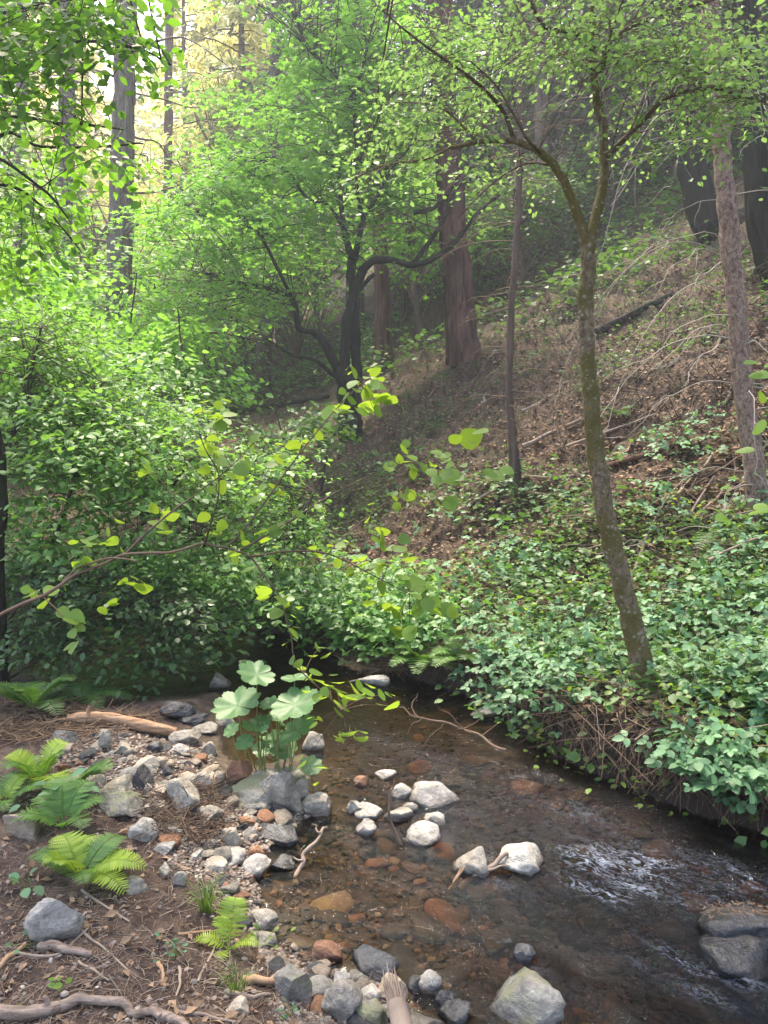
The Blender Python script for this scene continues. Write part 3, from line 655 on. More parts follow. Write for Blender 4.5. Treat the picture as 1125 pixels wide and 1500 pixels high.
# gravel: countless
def stones_stuff(name, pts, smin, smax, mat, seed):
    r_ = np.random.default_rng(seed); V, F = ico(1); m_ = MB(); n = len(pts)
    s_ = r_.uniform(smin, smax, n) ** 1; S = np.stack([s_, s_ * r_.uniform(.6, 1, n), s_ * r_.uniform(.3, .6, n)], 1)
    V = V * (1 + .25 * vnoise(V * 1.7 + 3, 4))[:, None]
    dd = r_.normal(size=(n, 3)) * [1, 1, .25]; upv = np.array([0, 0, 1.]) + r_.normal(size=(n, 3)) * .25
    scatter(m_, (V, F), pts + [0, 0, 1] * (s_ * .2)[:, None], dd, upv, S); o = m_.build(name, mat, smooth=False); return tag(o, kind='stuff')
q = np.vstack([px_in(STONEFIELD, 5000, 12), px_in(SHORE, 2600, 13), px_in([(-150, 1100), (300, 1150), (450, 1500), (-150, 1520)], 900, 14)]); g = G(q[:, 0], q[:, 1]); g = g[~np.isnan(g[:, 0])]
stones_stuff('gravel', g, .003, .013, M['gravel'], 1)
q = px_in(BEDR, 4200, 15); g = G(q[:, 0], q[:, 1]); g = g[~np.isnan(g[:, 0])]; g = g[Dq(g[:, 0], g[:, 1])[0] < 0]; g[:, 2] = np.minimum(g[:, 2], ZW - .02)
stones_stuff('stream_bed_pebbles', g, .006, .022, M['cobble'], 2)

# ------------------------------------------------------------------ sticks
def wob_path(P, k=4, amp=.02, seed=0):
    Q = smooth_path(P, k); n = len(Q); Q[1:-1] += amp * np.stack([vnoise(np.stack([np.arange(n) * .42, np.full(n, seed * 3.7 + j), np.zeros(n)], 1), j + seed) for j in range(3)], 1)[1:-1]; return Q
def on_ground(pts, lift=.012):
    g = G([p[0] for p in pts], [p[1] for p in pts], water=True); return g + [0, 0, lift]
def stick(name, pts, w, mat, label, cat='stick', lift=None, rough=.15, twigs=(), seed=0, rough_end=False):
    g = on_ground(pts, 0); s_ = np.hypot(g[:, 1], CAMZ - g[:, 2]).mean() / FPX; r_ = w * s_ / 2
    g = g + [0, 0, r_ * .7 if lift is None else lift]
    P = wob_path(g, 5, r_ * .8, seed); m_ = MB(); tube(m_, P, np.linspace(r_, r_ * .55, len(P)), 8, rough, seed, scale=30)
    for (a_, dx, dy, dz, L) in twigs:
        st = P[int(a_ * (len(P) - 1))]; tube(m_, wob_path([st, st + np.array([dx, dy, dz]) * L * .5, st + np.array([dx, dy, dz * .6]) * L], 4, .006, seed + 3), np.linspace(r_ * .5, r_ * .2, 9), 6)
    o = m_.build(name, M[mat]); return tag(o, label, cat)

# peeled log
g = on_ground([(100, 1062), (160, 1062), (215, 1074), (258, 1082)], .035); P = smooth_path(g, 6); m_ = MB()
tube(m_, P, np.interp(np.linspace(0, 1, len(P)), [0, .1, .5, 1], [.02, .034, .032, .026]), 14, .12, 5, scale=25)
pl = thing('log', 'peeled orange brown log lying across the stones behind the shore', 'log', g[0]); m_.build('trunk', M['log'], pl)
m_ = MB(); st = P[3]; tube(m_, [st, st + [0, 0, .05], st + [.01, 0, .07]], [.014, .01, .004], 6, .1); m_.build('branch_stub', M['wood'], pl)
# splintered stick at the bottom edge
b0 = G(597, 1560, water=True)[0]; t0 = W(570, 1412, b0[1] + .22); m_ = MB(); ax = t0 - b0
P = smooth_path([b0 + [0, -.1, .03], b0 + ax * .35, b0 + ax * .62], 5); tube(m_, P, np.linspace(.034, .024, len(P)), 14, .2, 3, furrow=.15, scale=25)
sp = thing('splintered_stick', 'broken brown stick with frayed splinters standing at the bottom shore', 'stick', b0); m_.build('shaft', M['wood_grey'], sp)
m_ = MB()
for k in range(26):
    a_ = random.uniform(0, 6.3); r_ = random.uniform(.006, .024); o_ = np.array([math.cos(a_) * r_, math.sin(a_) * r_, 0]); L = random.uniform(.4, 1.0)
    tube(m_, [b0 + ax * .5 + o_, b0 + ax * (.5 + .3 * L) + o_ * 1.1, b0 + ax * (.5 + .5 * L) + o_ * random.uniform(.9, 1.9)], [.005, .004, .001], 5, .1)
m_.build('splinters', M['wood_grey'], sp)
stick('fallen_branch', [(-20, 1485), (60, 1490), (100, 1478), (135, 1470), (190, 1484), (235, 1496)], 17, 'branch_grey', 'thick crooked grey branch along the bottom left edge', 'branch', twigs=[(.3, -.3, .1, .9, .06)], seed=2)
stick('fallen_branch', [(225, 1482), (262, 1500), (300, 1520)], 13, 'branch_grey', 'short branch leaving the picture at the bottom left of centre', 'branch', seed=4)
stick('stick', [(-10, 1425), (15, 1405), (38, 1385)], 9, 'wood', 'pale bare stick leaning in from the left edge below the boulder', seed=5)
stick('stick', [(60, 1390), (100, 1395), (135, 1402)], 14, 'branch_grey', 'flat weathered piece of wood in front of the grey boulder', seed=6)
stick('stick', [(20, 1395), (80, 1400), (115, 1375), (140, 1350)], 4, 'twig', 'thin curved twig crossing in front of the grey boulder', seed=7)
stick('stick', [(120, 1365), (150, 1390), (190, 1425)], 4, 'twig', 'thin pale twig right of the grey boulder', seed=8)
stick('stick', [(115, 1410), (140, 1425), (160, 1438)], 4, 'twig', 'little pale twig below the flat weathered wood', seed=9)
stick('stick', [(232, 1412), (238, 1430), (243, 1448)], 6, 'wood', 'short brown stub of wood upright on the bare soil', seed=10)
stick('stick', [(262, 1418), (265, 1435), (258, 1462)], 5, 'twig', 'crooked twig beside the short brown stub', seed=11)
stick('stick', [(120, 1305), (150, 1325), (190, 1352)], 4, 'twig', 'straight twig below the bright fern pointing to the water', seed=12)
stick('stick', [(260, 1370), (300, 1367), (310, 1366)], 4, 'wood', 'straight reddish twig left of the small fern', seed=13)
stick('stick', [(290, 1440), (310, 1400), (320, 1370)], 4, 'twig', 'upright leaning twig left of the small fern foot', seed=14)
stick('fallen_branch', [(355, 1440), (385, 1445), (405, 1447)], 12, 'wood', 'split tan wood piece pointing at the lichened boulder', seed=15)
stick('stick', [(330, 1455), (370, 1462), (395, 1460)], 7, 'wood_grey', 'grey stick lying under the split tan wood', seed=16)
stick('stick', [(395, 1440), (415, 1420), (445, 1415)], 6, 'twig', 'pale twig slanting over the shore mud', seed=17)
stick('stick', [(260, 1485), (300, 1490), (345, 1500)], 6, 'wood_grey', 'long grey stick lying at the bottom edge', seed=18)
# root standing at the shore, driftwood sticks in the stream
def free(name, pts, Y, w0, w1, mat, label, cat='branch', amp=.01, seed=1, extra=()):
    P = wob_path([W(x, y, Y + dy) for x, y, dy in pts], 5, amp, seed); s_ = Y / FPX; m_ = MB()
    tube(m_, P, np.linspace(w0, w1, len(P)) * s_ / 2, 8, .15, seed, scale=40)
    for ex in extra:
        Q = wob_path([W(x, y, Y + dy) for x, y, dy in ex], 4, amp, seed + 1); tube(m_, Q, np.linspace(w1 * .9, w1 * .3, len(Q)) * s_ / 2, 6)
    o = m_.build(name, M[mat]); return tag(o, label, cat)
Yr = water_pt(432, 1282, ZW)[1]
free('root', [(432, 1286, 0), (442, 1262, .05), (455, 1240, .1), (468, 1222, .15), (478, 1212, .2)], Yr, 8, 4, 'wood_grey', 'knotty pale root rising from the water beside the inlet', 'root', .012, 3, [[(470, 1220, .15), (462, 1210, .2), (458, 1206, .2)], [(444, 1260, .05), (430, 1255, .1)]])
Yr = water_pt(580, 1235, ZW)[1]
free('stick', [(590, 1240, 0), (578, 1215, 0), (570, 1190, 0), (572, 1160, .02), (578, 1140, .03)], Yr, 6, 2, 'twig_brown', 'thin dark twig standing between the pale midstream stones', 'stick', .01, 5, [[(578, 1215, 0), (590, 1228, 0), (598, 1238, 0)], [(572, 1195, 0), (560, 1200, 0)]])
Yr = water_pt(690, 1292, ZW)[1]
free('driftwood', [(672, 1302, 0), (700, 1283, .04), (725, 1265, .07), (744, 1250, .1)], Yr, 11, 6, 'wood_grey', 'split reddish driftwood stick lodged on the wet grey stone', 'stick', .006, 6, [[(712, 1275, .04), (730, 1268, .05), (742, 1266, .06)]])
free('stick', [(658, 1303, 0), (672, 1280, .04), (694, 1252, .08)], Yr, 4, 3, 'wood', 'thin straw coloured twig leaning beside the driftwood', 'stick', .004, 7, [[(664, 1292, 0), (672, 1278, .03), (676, 1270, .05)]])
# dead branch over the water
Yr = water_pt(745, 1100, ZW)[1]
free('dead_branch', [(742, 1099, -.1), (700, 1078, 0), (650, 1060, .1), (610, 1048, .15), (585, 1036, .2)], Yr, 5, 2, 'twig_brown', 'bare pale dead branch dipping into the pool from the far bank', 'branch', .02, 8,
     [[(690, 1074, 0), (660, 1050, .1), (640, 1030, .2), (655, 1015, .2)], [(650, 1060, .1), (630, 1075, .05), (620, 1090, 0), (640, 1100, 0)], [(620, 1050, .1), (600, 1060, .1), (595, 1075, .1)], [(700, 1078, 0), (725, 1060, .2), (742, 1040, .3), (760, 1030, .3)], [(670, 1068, 0), (700, 1052, .2), (690, 1025, .3)], [(612, 1048, .1), (600, 1030, .2), (612, 1015, .3)]])
# scattered fine twigs: countless
FARHEAP = [(500, 968), (560, 962), (600, 972), (590, 990), (520, 990)]
def twig_stuff(name, pts, L0, L1, r_, mat, seed, flat=.25, lift=.004, sides=3, bend=.2, dirv=None):
    rg = np.random.default_rng(seed); n = len(pts); m_ = MB(); a_ = np.linspace(0, 2 * np.pi, sides, endpoint=False); k = 4
    t = np.linspace(0, 1, k); prof = np.array([1, .9, .7, .35])
    V = np.concatenate([np.stack([np.full(sides, t[i] - .5), prof[i] * np.cos(a_), prof[i] * np.sin(a_)], 1) for i in range(k)])
    F = np.array([[i * sides + j, i * sides + (j + 1) % sides, (i + 1) * sides + (j + 1) % sides, (i + 1) * sides + j] for i in range(k - 1) for j in range(sides)])
    L = rg.uniform(L0, L1, n); dd = rg.normal(size=(n, 3)) * [1, 1, flat] if dirv is None else dirv(pts, rg)
    B = rg.normal(size=(n, 2)) * bend; Mx = frames(dd, np.array([0, 0, 1.]) + rg.normal(size=(n, 3)) * .3)
    X = np.zeros((n, len(V), 3)); rr = r_ * rg.uniform(.5, 1.3, n)
    X[:, :, 0] = V[None, :, 0] * L[:, None]; q = V[None, :, 0] ** 2 * 4 - .33; q2 = np.sin(V[None, :, 0] * 7)
    X[:, :, 1] = V[None, :, 1] * rr[:, None] + q * B[:, :1] * L[:, None] * .5 + q2 * B[:, 1:] * L[:, None] * .2; X[:, :, 2] = V[None, :, 2] * rr[:, None] + q * B[:, 1:] * L[:, None] * .2
    out = np.einsum('nij,nkj->nki', Mx, X) + (pts + [0, 0, lift])[:, None, :]
    m_.add(out.reshape(-1, 3), (F[None] + (np.arange(n) * len(V))[:, None, None]).reshape(-1, 4)); return tag(m_.build(name, mat), kind='stuff')
def gpts(P, n, seed, lift=0, water=False):
    q = px_in(P, n, seed); g = G(q[:, 0], q[:, 1], water); g = g[~np.isnan(g[:, 0])]; g[:, 2] += lift; return g
SOIL = [(-200, 1110), (100, 1150), (230, 1210), (330, 1290), (400, 1400), (460, 1540), (-200, 1540)]
twig_stuff('twig_litter', gpts(SOIL, 1500, 21), .02, .12, .0014, M['twig'], 1, .12)
twig_stuff('needle_litter', gpts(SOIL, 4200, 22), .010, .035, .0008, M['litter'], 2, .15)
twig_stuff('dry_twig_tangle', gpts([(210, 1170), (330, 1150), (330, 1230), (300, 1240), (220, 1235)], 260, 23), .08, .28, .0022, M['twig_brown'], 3, .35, .03, bend=.5)
g = gpts([(60, 1035), (240, 1050), (180, 1075), (40, 1090), (-150, 1080), (-150, 1030)], 700, 24); twig_stuff('dry_twig_heap', g, .08, .4, .0025, M['straw'], 4, .15, .02)
twig_stuff('shore_debris', gpts([(370, 1290), (450, 1390), (620, 1450), (600, 1520), (380, 1520)], 500, 25), .02, .1, .0016, M['twig_brown'], 5, .15)
def leaf_stuff(name, tpl, pts, s0, s1, mat, seed, tilt=.4, lift=.0):
    rg = np.random.default_rng(seed); n = len(pts); m_ = MB(); dd = rg.normal(size=(n, 3)) * [1, 1, .3]; upv = np.array([0, 0, 1.]) + rg.normal(size=(n, 3)) * tilt
    scatter(m_, tpl, pts + [0, 0, lift], dd, upv, rg.uniform(s0, s1, n)); return tag(m_.build(name, mat), kind='stuff')
twig_stuff('far_shore_debris', gpts(FARHEAP, 400, 27, .02, True), .06, .3, .002, M['straw'], 15, .3, .02)
leaf_stuff('fallen_leaves', L_DEAD, gpts(SOIL, 420, 26, .003), .015, .045, M['litter'], 6)

# far bank and hillside cover
HILL = [(560, 560), (700, 470), (850, 380), (1125, 200), (1400, 150), (1400, 1150), (1130, 1150), (960, 1080), (700, 960), (600, 900), (430, 850), (400, 700), (250, 600), (350, 560)]
leaf_stuff('hillside_leaf_litter', L_DEAD, gpts(HILL, 46000, 31, .006), .02, .065, M['litter'], 7, .6)
twig_stuff('hillside_twigs', gpts(HILL, 1900, 32), .08, .5, .0035, M['straw'], 8, .4, .03)
twig_stuff('dead_undergrowth', gpts([(600, 420), (1400, 150), (1400, 700), (1000, 700), (700, 700), (640, 560)], 1100, 33), .3, 1.3, .0035, M['twig_dark'], 9, 1.1, .4, bend=.35)
def clumps(name, P, n, per, tpl, s0, s1, mat, seed, rad, hgt, dens=None):
    rg = np.random.default_rng(seed); g = gpts(P, n, seed); 
    if dens is not None: g = g[fbm2(g[:, 0] * dens, g[:, 1] * dens, 2, seed) > -.05]
    rep = np.repeat(g, per, 0); k = len(rep); off = rg.normal(size=(k, 3)) * [rad, rad, 0]; pos = rep + off; pos[:, 2] = Hq(pos[:, 0], pos[:, 1]) + rg.uniform(.15, 1, k) * hgt
    m_ = MB(); scatter(m_, tpl, pos, norm(off + rg.normal(size=(k, 3)) * [.5, .5, .1]) + [0, 0, -.1], np.array([0, 0, 1.]) + rg.normal(size=(k, 3)) * .4, rg.uniform(s0, s1, k)); return tag(m_.build(name, mat), kind='stuff')
clumps('hillside_undergrowth', HILL, 3200, 8, L_OVAL, .03, .08, M['under'], 41, .16, .22, .7)
clumps('valley_undergrowth', [(-300, 520), (300, 500), (560, 500), (560, 560), (400, 600), (200, 700), (-300, 700)], 1300, 14, L_OVAL, .08, .2, M['under'], 42, .35, .8)
clumps('hillside_greenery', [(600, 350), (1400, 50), (1400, 300), (1125, 330), (900, 420), (700, 490), (570, 560)], 800, 12, L_OVAL, .08, .2, M['under'], 43, .35, .5, .3)
# brambles: stems + threefold leaves
ALD = G(955, 1030)[0]
def brambles(name, P, n, seed, h0, h1, s0, s1, mat='bramble', tilt=.45, thr=.02):
    rg = np.random.default_rng(seed); g = gpts(P, n, seed) if isinstance(P, list) else P; g = g[fbm2(g[:, 0] * 1.9, g[:, 1] * 1.9, 3, seed) > thr]; g = g[~((np.abs(g[:, 0] - ALD[0] * g[:, 1] / ALD[1]) < .17) & (g[:, 1] < ALD[1] + .12) & (g[:, 1] > ALD[1] - .5))]
    per = 5; rep = np.repeat(g, per, 0); k = len(rep); off = rg.normal(size=(k, 3)) * [.09, .09, 0]; hh = np.repeat(rg.uniform(h0, h1, len(g)), per) * rg.uniform(.4, 1, k)
    pos = rep + off; pos[:, 2] += hh; hd = norm(off + rg.normal(size=(k, 3)) * [.04, .04, .0] + [0, -.02, 0]) + [0, 0, -.15]
    m_ = MB(); scatter(m_, L_TRI, pos, hd, np.array([0, -.15, 1.]) + rg.normal(size=(k, 3)) * tilt, rg.uniform(s0, s1, k)); o = tag(m_.build(name, M[mat]), kind='stuff')
    m_ = MB(); sel = rg.permutation(k)[:k // 2]
    for i in sel: tube(m_, [rep[i] + off[i] * .1, (rep[i] + pos[i]) / 2 + [0, 0, hh[i] * .2], pos[i]], [.0022, .0018, .001], 3, cap=False)
    return m_
ms = brambles('bramble_cover', [(600, 860), (700, 830), (850, 800), (1000, 760), (1130, 730), (1400, 680), (1400, 1160), (1130, 1150), (1000, 1090), (900, 1060), (780, 1070), (700, 1010), (620, 960)], 2500, 51, .02, .30, .035, .098)
tag(ms.build('bramble_canes', M['twig_brown']), kind='stuff')
brambles('bramble_on_slope', [(420, 800), (600, 760), (760, 700), (1000, 620), (1400, 450), (1400, 700), (1000, 740), (700, 830), (600, 880), (430, 900)], 260, 52, .05, .3, .05, .12)
brambles('pool_edge_leaves', [(400, 860), (620, 860), (650, 960), (560, 975), (480, 950), (400, 925)], 520, 53, .0, .4, .05, .11, 'shrub', thr=-9)
brambles('far_bank_leaves', [(-300, 820), (430, 830), (430, 920), (250, 890), (100, 864), (-300, 858)], 620, 153, .0, .5, .05, .11, 'shrub', thr=-9)
brambles('overhanging_bramble', [(690, 985), (760, 1040), (860, 1095), (960, 1130), (1060, 1150), (1300, 1200), (1300, 1130), (1000, 1060), (850, 1020), (740, 990)], 520, 54, -.05, .16, .045, .11)
clumps('bank_herbs', [(600, 860), (850, 790), (1130, 700), (1400, 680), (1400, 1160), (1000, 1090), (780, 1070), (620, 960)], 700, 10, L_OVAL5, .02, .045, M['hazel'], 55, .09, .18, 1.5)
leaf_stuff('bank_dead_leaves', L_DEAD, gpts([(600, 850), (850, 780), (1130, 680), (1400, 680), (1400, 1160), (1000, 1090), (780, 1070), (620, 960)], 2600, 56, .03), .03, .08, M['litter'], 57, .6, .03)
twig_stuff('bank_dead_canes', gpts([(600, 850), (850, 780), (1130, 680), (1400, 680), (1400, 1160), (1000, 1090), (780, 1070), (620, 960)], 700, 58, .02), .15, .6, .0022, M['twig'], 58, .5, .08, bend=.4)
rgb = np.random.default_rng(155); q = rgb.uniform([1.8, -1.5], [5.2, 3.3], (4200, 2)); dq, fq = Dq(q[:, 0], q[:, 1]); q = q[fq & (dq > -.08) & (dq < 1.6)]
brambles('bank_bramble', np.column_stack([q, Hq(q[:, 0], q[:, 1])]), 0, 156, -.02, .28, .045, .11, thr=-9)
# dead canes and roots hanging over the undercut bank
rg = np.random.default_rng(61); m_ = MB(); L = far[1:13]; Lf = smooth_path(L, 6)
for k in range(1100):
    i = rg.integers(0, len(Lf) - 2); p = Lf[i] + (Lf[i + 1] - Lf[i]) * rg.uniform(); nrm = np.array([.55, .83]); z0 = ZW + rg.uniform(.12, .34)
    s_ = np.array([*(p + nrm * rg.uniform(.02, .35)), 0]); s_[2] = max(Hq(s_[0], s_[1]), z0 - .1) + rg.uniform(0, .06)
    along = (Lf[i + 1] - Lf[i]) / np.linalg.norm(Lf[i + 1] - Lf[i]) * rg.normal() * (.10 if k % 3 else .4)
    e_ = np.array([*(p - nrm * rg.uniform(-.06, .20) + along), ZW + rg.uniform(.03, .26) ** 1.]); md = (s_ + e_) / 2 + [rg.normal() * .05, rg.normal() * .05, rg.uniform(-.02, .08)]
    P = smooth_path([s_, md, e_], 4); tube(m_, P, np.linspace(.0030, .0010, len(P)) * rg.uniform(.4, 1.3), 4, cap=False)
tag(m_.build('dead_cane_tangle', M['twig_brown']), kind='stuff')
m_ = MB()
for k in range(60):
    i = rg.integers(0, len(Lf) - 2); p = Lf[i]; t_ = (Lf[i + 1] - Lf[i]) / np.linalg.norm(Lf[i + 1] - Lf[i]); s_ = np.array([*(p + nrm * rg.uniform(.05, .2)), ZW + rg.uniform(.12, .24)]); e_ = np.array([*(p - nrm * rg.uniform(-.02, .06) + t_ * rg.normal() * .25), ZW + rg.uniform(-.03, .12)])
    tube(m_, wob_path([s_, (s_ + e_) / 2 + [*(t_ * rg.normal() * .05 - nrm * .08), .0], e_], 5, .02, k), np.linspace(.009, .004, 11) * rg.uniform(.5, 1.3), 6, .15, scale=30)
tag(m_.build('bank_roots', M['twig_dark']), kind='stuff')

# ------------------------------------------------------------------ trees
def path_px(pts, Y):
    return np.array([W(p[0], p[1], Y + (p[2] if len(p) > 2 else 0)) for p in pts])
def limb(mb, pts, Y, w0, w1, sides=8, k=5, amp=.3, rough=.12, seed=1, furrow=0., base=None, store=None, ws=None, scale=14, nf=9):
    C_ = path_px(pts, Y)
    if base is not None: C_[0] = base
    s_ = Y / FPX; r0, r1 = w0 * s_ / 2, w1 * s_ / 2
    P = wob_path(C_, k, amp * r1, seed); t = np.linspace(0, 1, len(P))
    rr = np.interp(t, np.linspace(0, 1, len(ws)), np.array(ws) * s_ / 2) if ws is not None else r0 + (r1 - r0) * t ** .85
    tube(mb, P, rr, sides, rough, seed, furrow, nf, scale)
    if store is not None: store.append((P, rr))
    return P
def blob_pts(blobs, n, rg):
    w = np.array([b[3] * b[4] * (b[6] if len(b) > 6 else 1) for b in blobs], float); ch = rg.choice(len(blobs), n, p=w / w.sum()); out = []
    for c in ch:
        px, py, Y, rx, ry, rd = blobs[c][:6]; u = norm(rg.normal(size=3)) * rg.uniform() ** (1 / 2.4)
        Yc = Y + u[1] * rd; out.append(W(px + u[0] * rx, py - u[2] * ry, Yc))
    return np.array(out)
def foliage(mbL, mbT, blobs, n, per, tpl, s0, s1, seed, limbs=None, srad=.35, flat=.25, twig=.004, droop=.15, tilt=.3, maxlink=2.5, links=1.):
    """leaf sprays: flat fans of leaves round the ends of twigs that grow from the limbs"""
    rg = np.random.default_rng(seed); c = blob_pts(blobs, n, rg); LP = None
    if limbs: LP = np.vstack([P for P, _ in limbs])
    rd_ = rg.uniform(0, 6.28, n); out = np.stack([np.cos(rd_), np.sin(rd_), np.zeros(n)], 1)
    if LP is not None:
        for i in range(n):
            dd = np.linalg.norm((LP - c[i]) * [1, 1, 1.4], axis=1); dm = dd.min(); cd = np.flatnonzero(dd < dm * 1.35 + .12 * maxlink); j = cd[rg.integers(len(cd))]; v = c[i] - LP[j]; L = np.linalg.norm(v)
            out[i] = norm(v + rg.normal(size=3) * .3 * L + 1e-6)
            if L < maxlink and rg.uniform() < links:
                q = LP[j] + v * .5 + np.array([0, 0, .12 * L]) + rg.normal(size=3) * .05 * L
                P = smooth_path([LP[j], q, c[i], c[i] + out[i] * srad], 3); tube(mbT, P, np.linspace(twig * 1.6, twig * .4, len(P)), 4, cap=False)
    k = n * per; ci = np.repeat(np.arange(n), per); o2 = out[ci].copy(); o2[:, 2] *= .4; o2 = norm(o2)
    side = norm(np.cross(o2, [0, 0, 1.])); t = rg.uniform(-.7, 1.1, k); sgn = rg.choice([-1, 1], k); wd = rg.uniform(.05, .75, k) * (1 - .45 * np.clip(t, 0, 1))
    sr = srad * np.repeat(rg.uniform(.6, 1.3, n), per)
    pos = c[ci] + o2 * (t * sr)[:, None] + side * (sgn * wd * sr)[:, None]; pos[:, 2] += rg.normal(size=k) * flat * sr - droop * sr * (t ** 2 + wd ** 2)
    dd = norm(o2 * .6 + side * sgn[:, None] * .8 + rg.normal(size=(k, 3)) * .3) + [0, 0, -droop]
    pl = np.repeat(rg.normal(size=(n, 3)) * .22, per, 0)
    up_ = np.array([0, 0, 1.]) + pl + rg.normal(size=(k, 3)) * tilt; ss = s0 + (s1 - s0) * rg.beta(2, 2.4, k) * 1.15
    tl = tpl if isinstance(tpl, list) else [tpl]; ch = rg.integers(0, len(tl), k)
    for q_, T_ in enumerate(tl):
        w_ = ch == q_; scatter(mbL, T_, pos[w_], dd[w_], up_[w_], ss[w_])
def base_at(px, Y, sink=.15):
    x = (px - 562.5) / FPX * Y / math.cos(PITCH) ; return np.array([x, Y, Hq(np.array([x]), np.array([Y]))[0] - sink])
def fern(name, label, px, py, mats, n, L, seed, group=None, at=None, aim=None, up_=.75, cat='fern', pairs=21, spread=1.):
    """clump of arching fronds, each with toothed pinnae"""
    rg = np.random.default_rng(seed); b0 = G(px, py, water=True)[0] if at is None else np.array(at); root = thing(name, label, cat, b0, group)
    for f in range(n):
        a_ = (f / n * 6.283 + rg.uniform(-.3, .3)) if aim is None else R(aim[f][0]); Lf = L * rg.uniform(.75, 1.1) if aim is None else aim[f][1]; el = (rg.uniform(.5, 1.) * up_ if aim is None else aim[f][2])
        m_ = MB(); h = np.array([math.cos(a_), math.sin(a_), 0]); T = np.linspace(0, 1, 12)
        cen = b0 + h * (Lf * (T * .95 * math.cos(el)))[:, None] + np.array([0, 0, 1.]) * (Lf * (math.sin(el) * T * 1.15 - .55 * T ** 2.2))[:, None]; P = smooth_path(cen, 3)
        tube(m_, P, np.linspace(.0028, .0008, len(P)) * (L / .4) ** .5, 4, cap=False)
        tg = norm(np.gradient(P, axis=0)); sd_ = norm(np.cross(tg, [0, 0, 1.]))
        pos = []; dr = []; uu = []; ss = []
        for i in range(pairs):
            t = .16 + .83 * i / (pairs - 1); ii = t * (len(P) - 1); i0 = int(min(ii, len(P) - 2)); q = P[i0] + (P[i0 + 1] - P[i0]) * (ii - i0)
            w_ = Lf * .24 * spread * (math.sin(math.pi * min(1, (t - .08) * .98) ** .62) ** .8 + .04)
            for s_ in (-1, 1):
                dv = norm(sd_[i0] * s_ + tg[i0] * .35 + np.array([0, 0, -.18 + rg.normal() * .06])); upn = norm(np.cross(dv, tg[i0]) * (-s_) + rg.normal(size=3) * .1)
                pos.append(q); dr.append(dv); uu.append(upn); ss.append(w_)
        tp = L_PINNA
        scatter(m_, tp, np.array(pos), np.array(dr), np.array(uu), np.array(ss)); m_.build('frond', M[mats[f % len(mats)]], root)
    return root
def veg(name, label, cat, b, mbs, group=None):
    root = thing(name, label, cat, b, group)
    for nm, m_, mt in mbs: m_.build(nm, M[mt], root)
    return root

# --- mossy forked alder, right
B = G(955, 1030)[0]; Ya = B[1] + .06; mbT = MB(); st = []
limb(mbT, [(952, 1040), (942, 985), (920, 890), (893, 780), (876, 680), (864, 560), (858, 460), (862, 375)], Ya, 42, 26, 24, 16, .12, .11, 3, base=B + [0, .06, -.05], store=st, ws=[52, 36, 30, 28, 26, 23, 21, 22], scale=34)
mbK = MB(); lims = []
for pts, w0, w1 in [([(862, 385), (848, 320), (832, 278), (812, 243), (782, 216), (745, 205), (700, 208), (660, 216, .1)], 17, 6),
                    ([(860, 385), (870, 325), (884, 265, .05), (882, 190, .1), (873, 130, .1), (868, 60, .1), (872, -60, .1), (880, -200, .1)], 17, 8),
                    ([(888, 228), (930, 190), (975, 145, -.1), (1040, 128, -.2), (1085, 140, -.3), (1140, 155, -.3)], 9, 4),
                    ([(878, 105), (890, 70), (915, 45), (965, 22), (1040, 0), (1110, -25)], 10, 4),
                    ([(868, 80), (845, 50), (800, 40), (780, 10), (760, -30)], 9, 3),
                    ([(880, 100), (930, 90, .2), (990, 105, .3), (1030, 130, .4)], 5, 2),
                    ([(752, 205), (735, 160), (690, 115, -.1), (640, 80, -.2), (600, 50, -.3), (560, 15, -.3)], 7, 2),
                    ([(700, 208), (650, 160, .1), (600, 150, .2), (550, 155, .3)], 4, 1.5),
                    ([(870, 85), (850, 95, .1), (790, 60, .3), (700, 40, .4), (620, 20, .5)], 5, 2),
                    ([(812, 243), (770, 240, .1), (720, 270, .2), (660, 330, .3)], 4, 1.5),
                    ([(660, 216, .1), (620, 235, .1), (570, 240, .1), (520, 260, .1)], 4, 1.5),
                    ([(795, 228), (770, 200, -.1), (730, 130, -.1), (690, 90, -.1)], 5, 2)]:
    limb(mbT if w0 > 15 else mbK, pts, Ya, w0, w1, 12 if w0 > 15 else 7, 6, .5, .12, int(w0 * w1 + pts[0][0]), store=lims)
mbL = MB()
foliage(mbL, mbK, [(960, 60, Ya - .1, 170, 80, .5, 1.3), (1070, 130, Ya - .3, 90, 70, .4, 1.2), (760, 50, Ya, 150, 75, .5, .9), (640, 150, Ya, 120, 90, .5, .8), (950, 200, Ya, 120, 60, .5, .3), (900, -60, Ya, 260, 60, .6, .7), (700, 260, Ya + .2, 110, 45, .4, .4), (1110, 250, Ya - .3, 40, 22, .3, .5), (560, 240, Ya, 80, 60, .5, .5), (1000, 170, Ya, 60, 30, .2, 1)],
        480, 15, L_MIX, .015, .036, 71, lims, .17, .30, .0014, .2, .45, 1.2, .8)
foliage(mbL, mbK, [(900, -420, Ya, 420, 230, 1.3, 1), (700, -900, Ya - .6, 600, 260, 1.6, 1), (1150, -300, Ya - 1, 260, 260, 1., .8), (600, -500, Ya + 1.2, 350, 200, 1.2, .7)], 150, 16, L_OVAL, .05, .085, 171, lims, .36, .3, .003, .2, .4, 2.5, .1)  # unseen sprays above the frame, added to keep sky reflections off the water
veg('mossy_alder', 'leaning forked tree with mossy speckled trunk on the right bank', 'tree', B, [('trunk', mbT, 'bark_moss'), ('branches', mbK, 'twig_brown'), ('foliage', mbL, 'alder')])

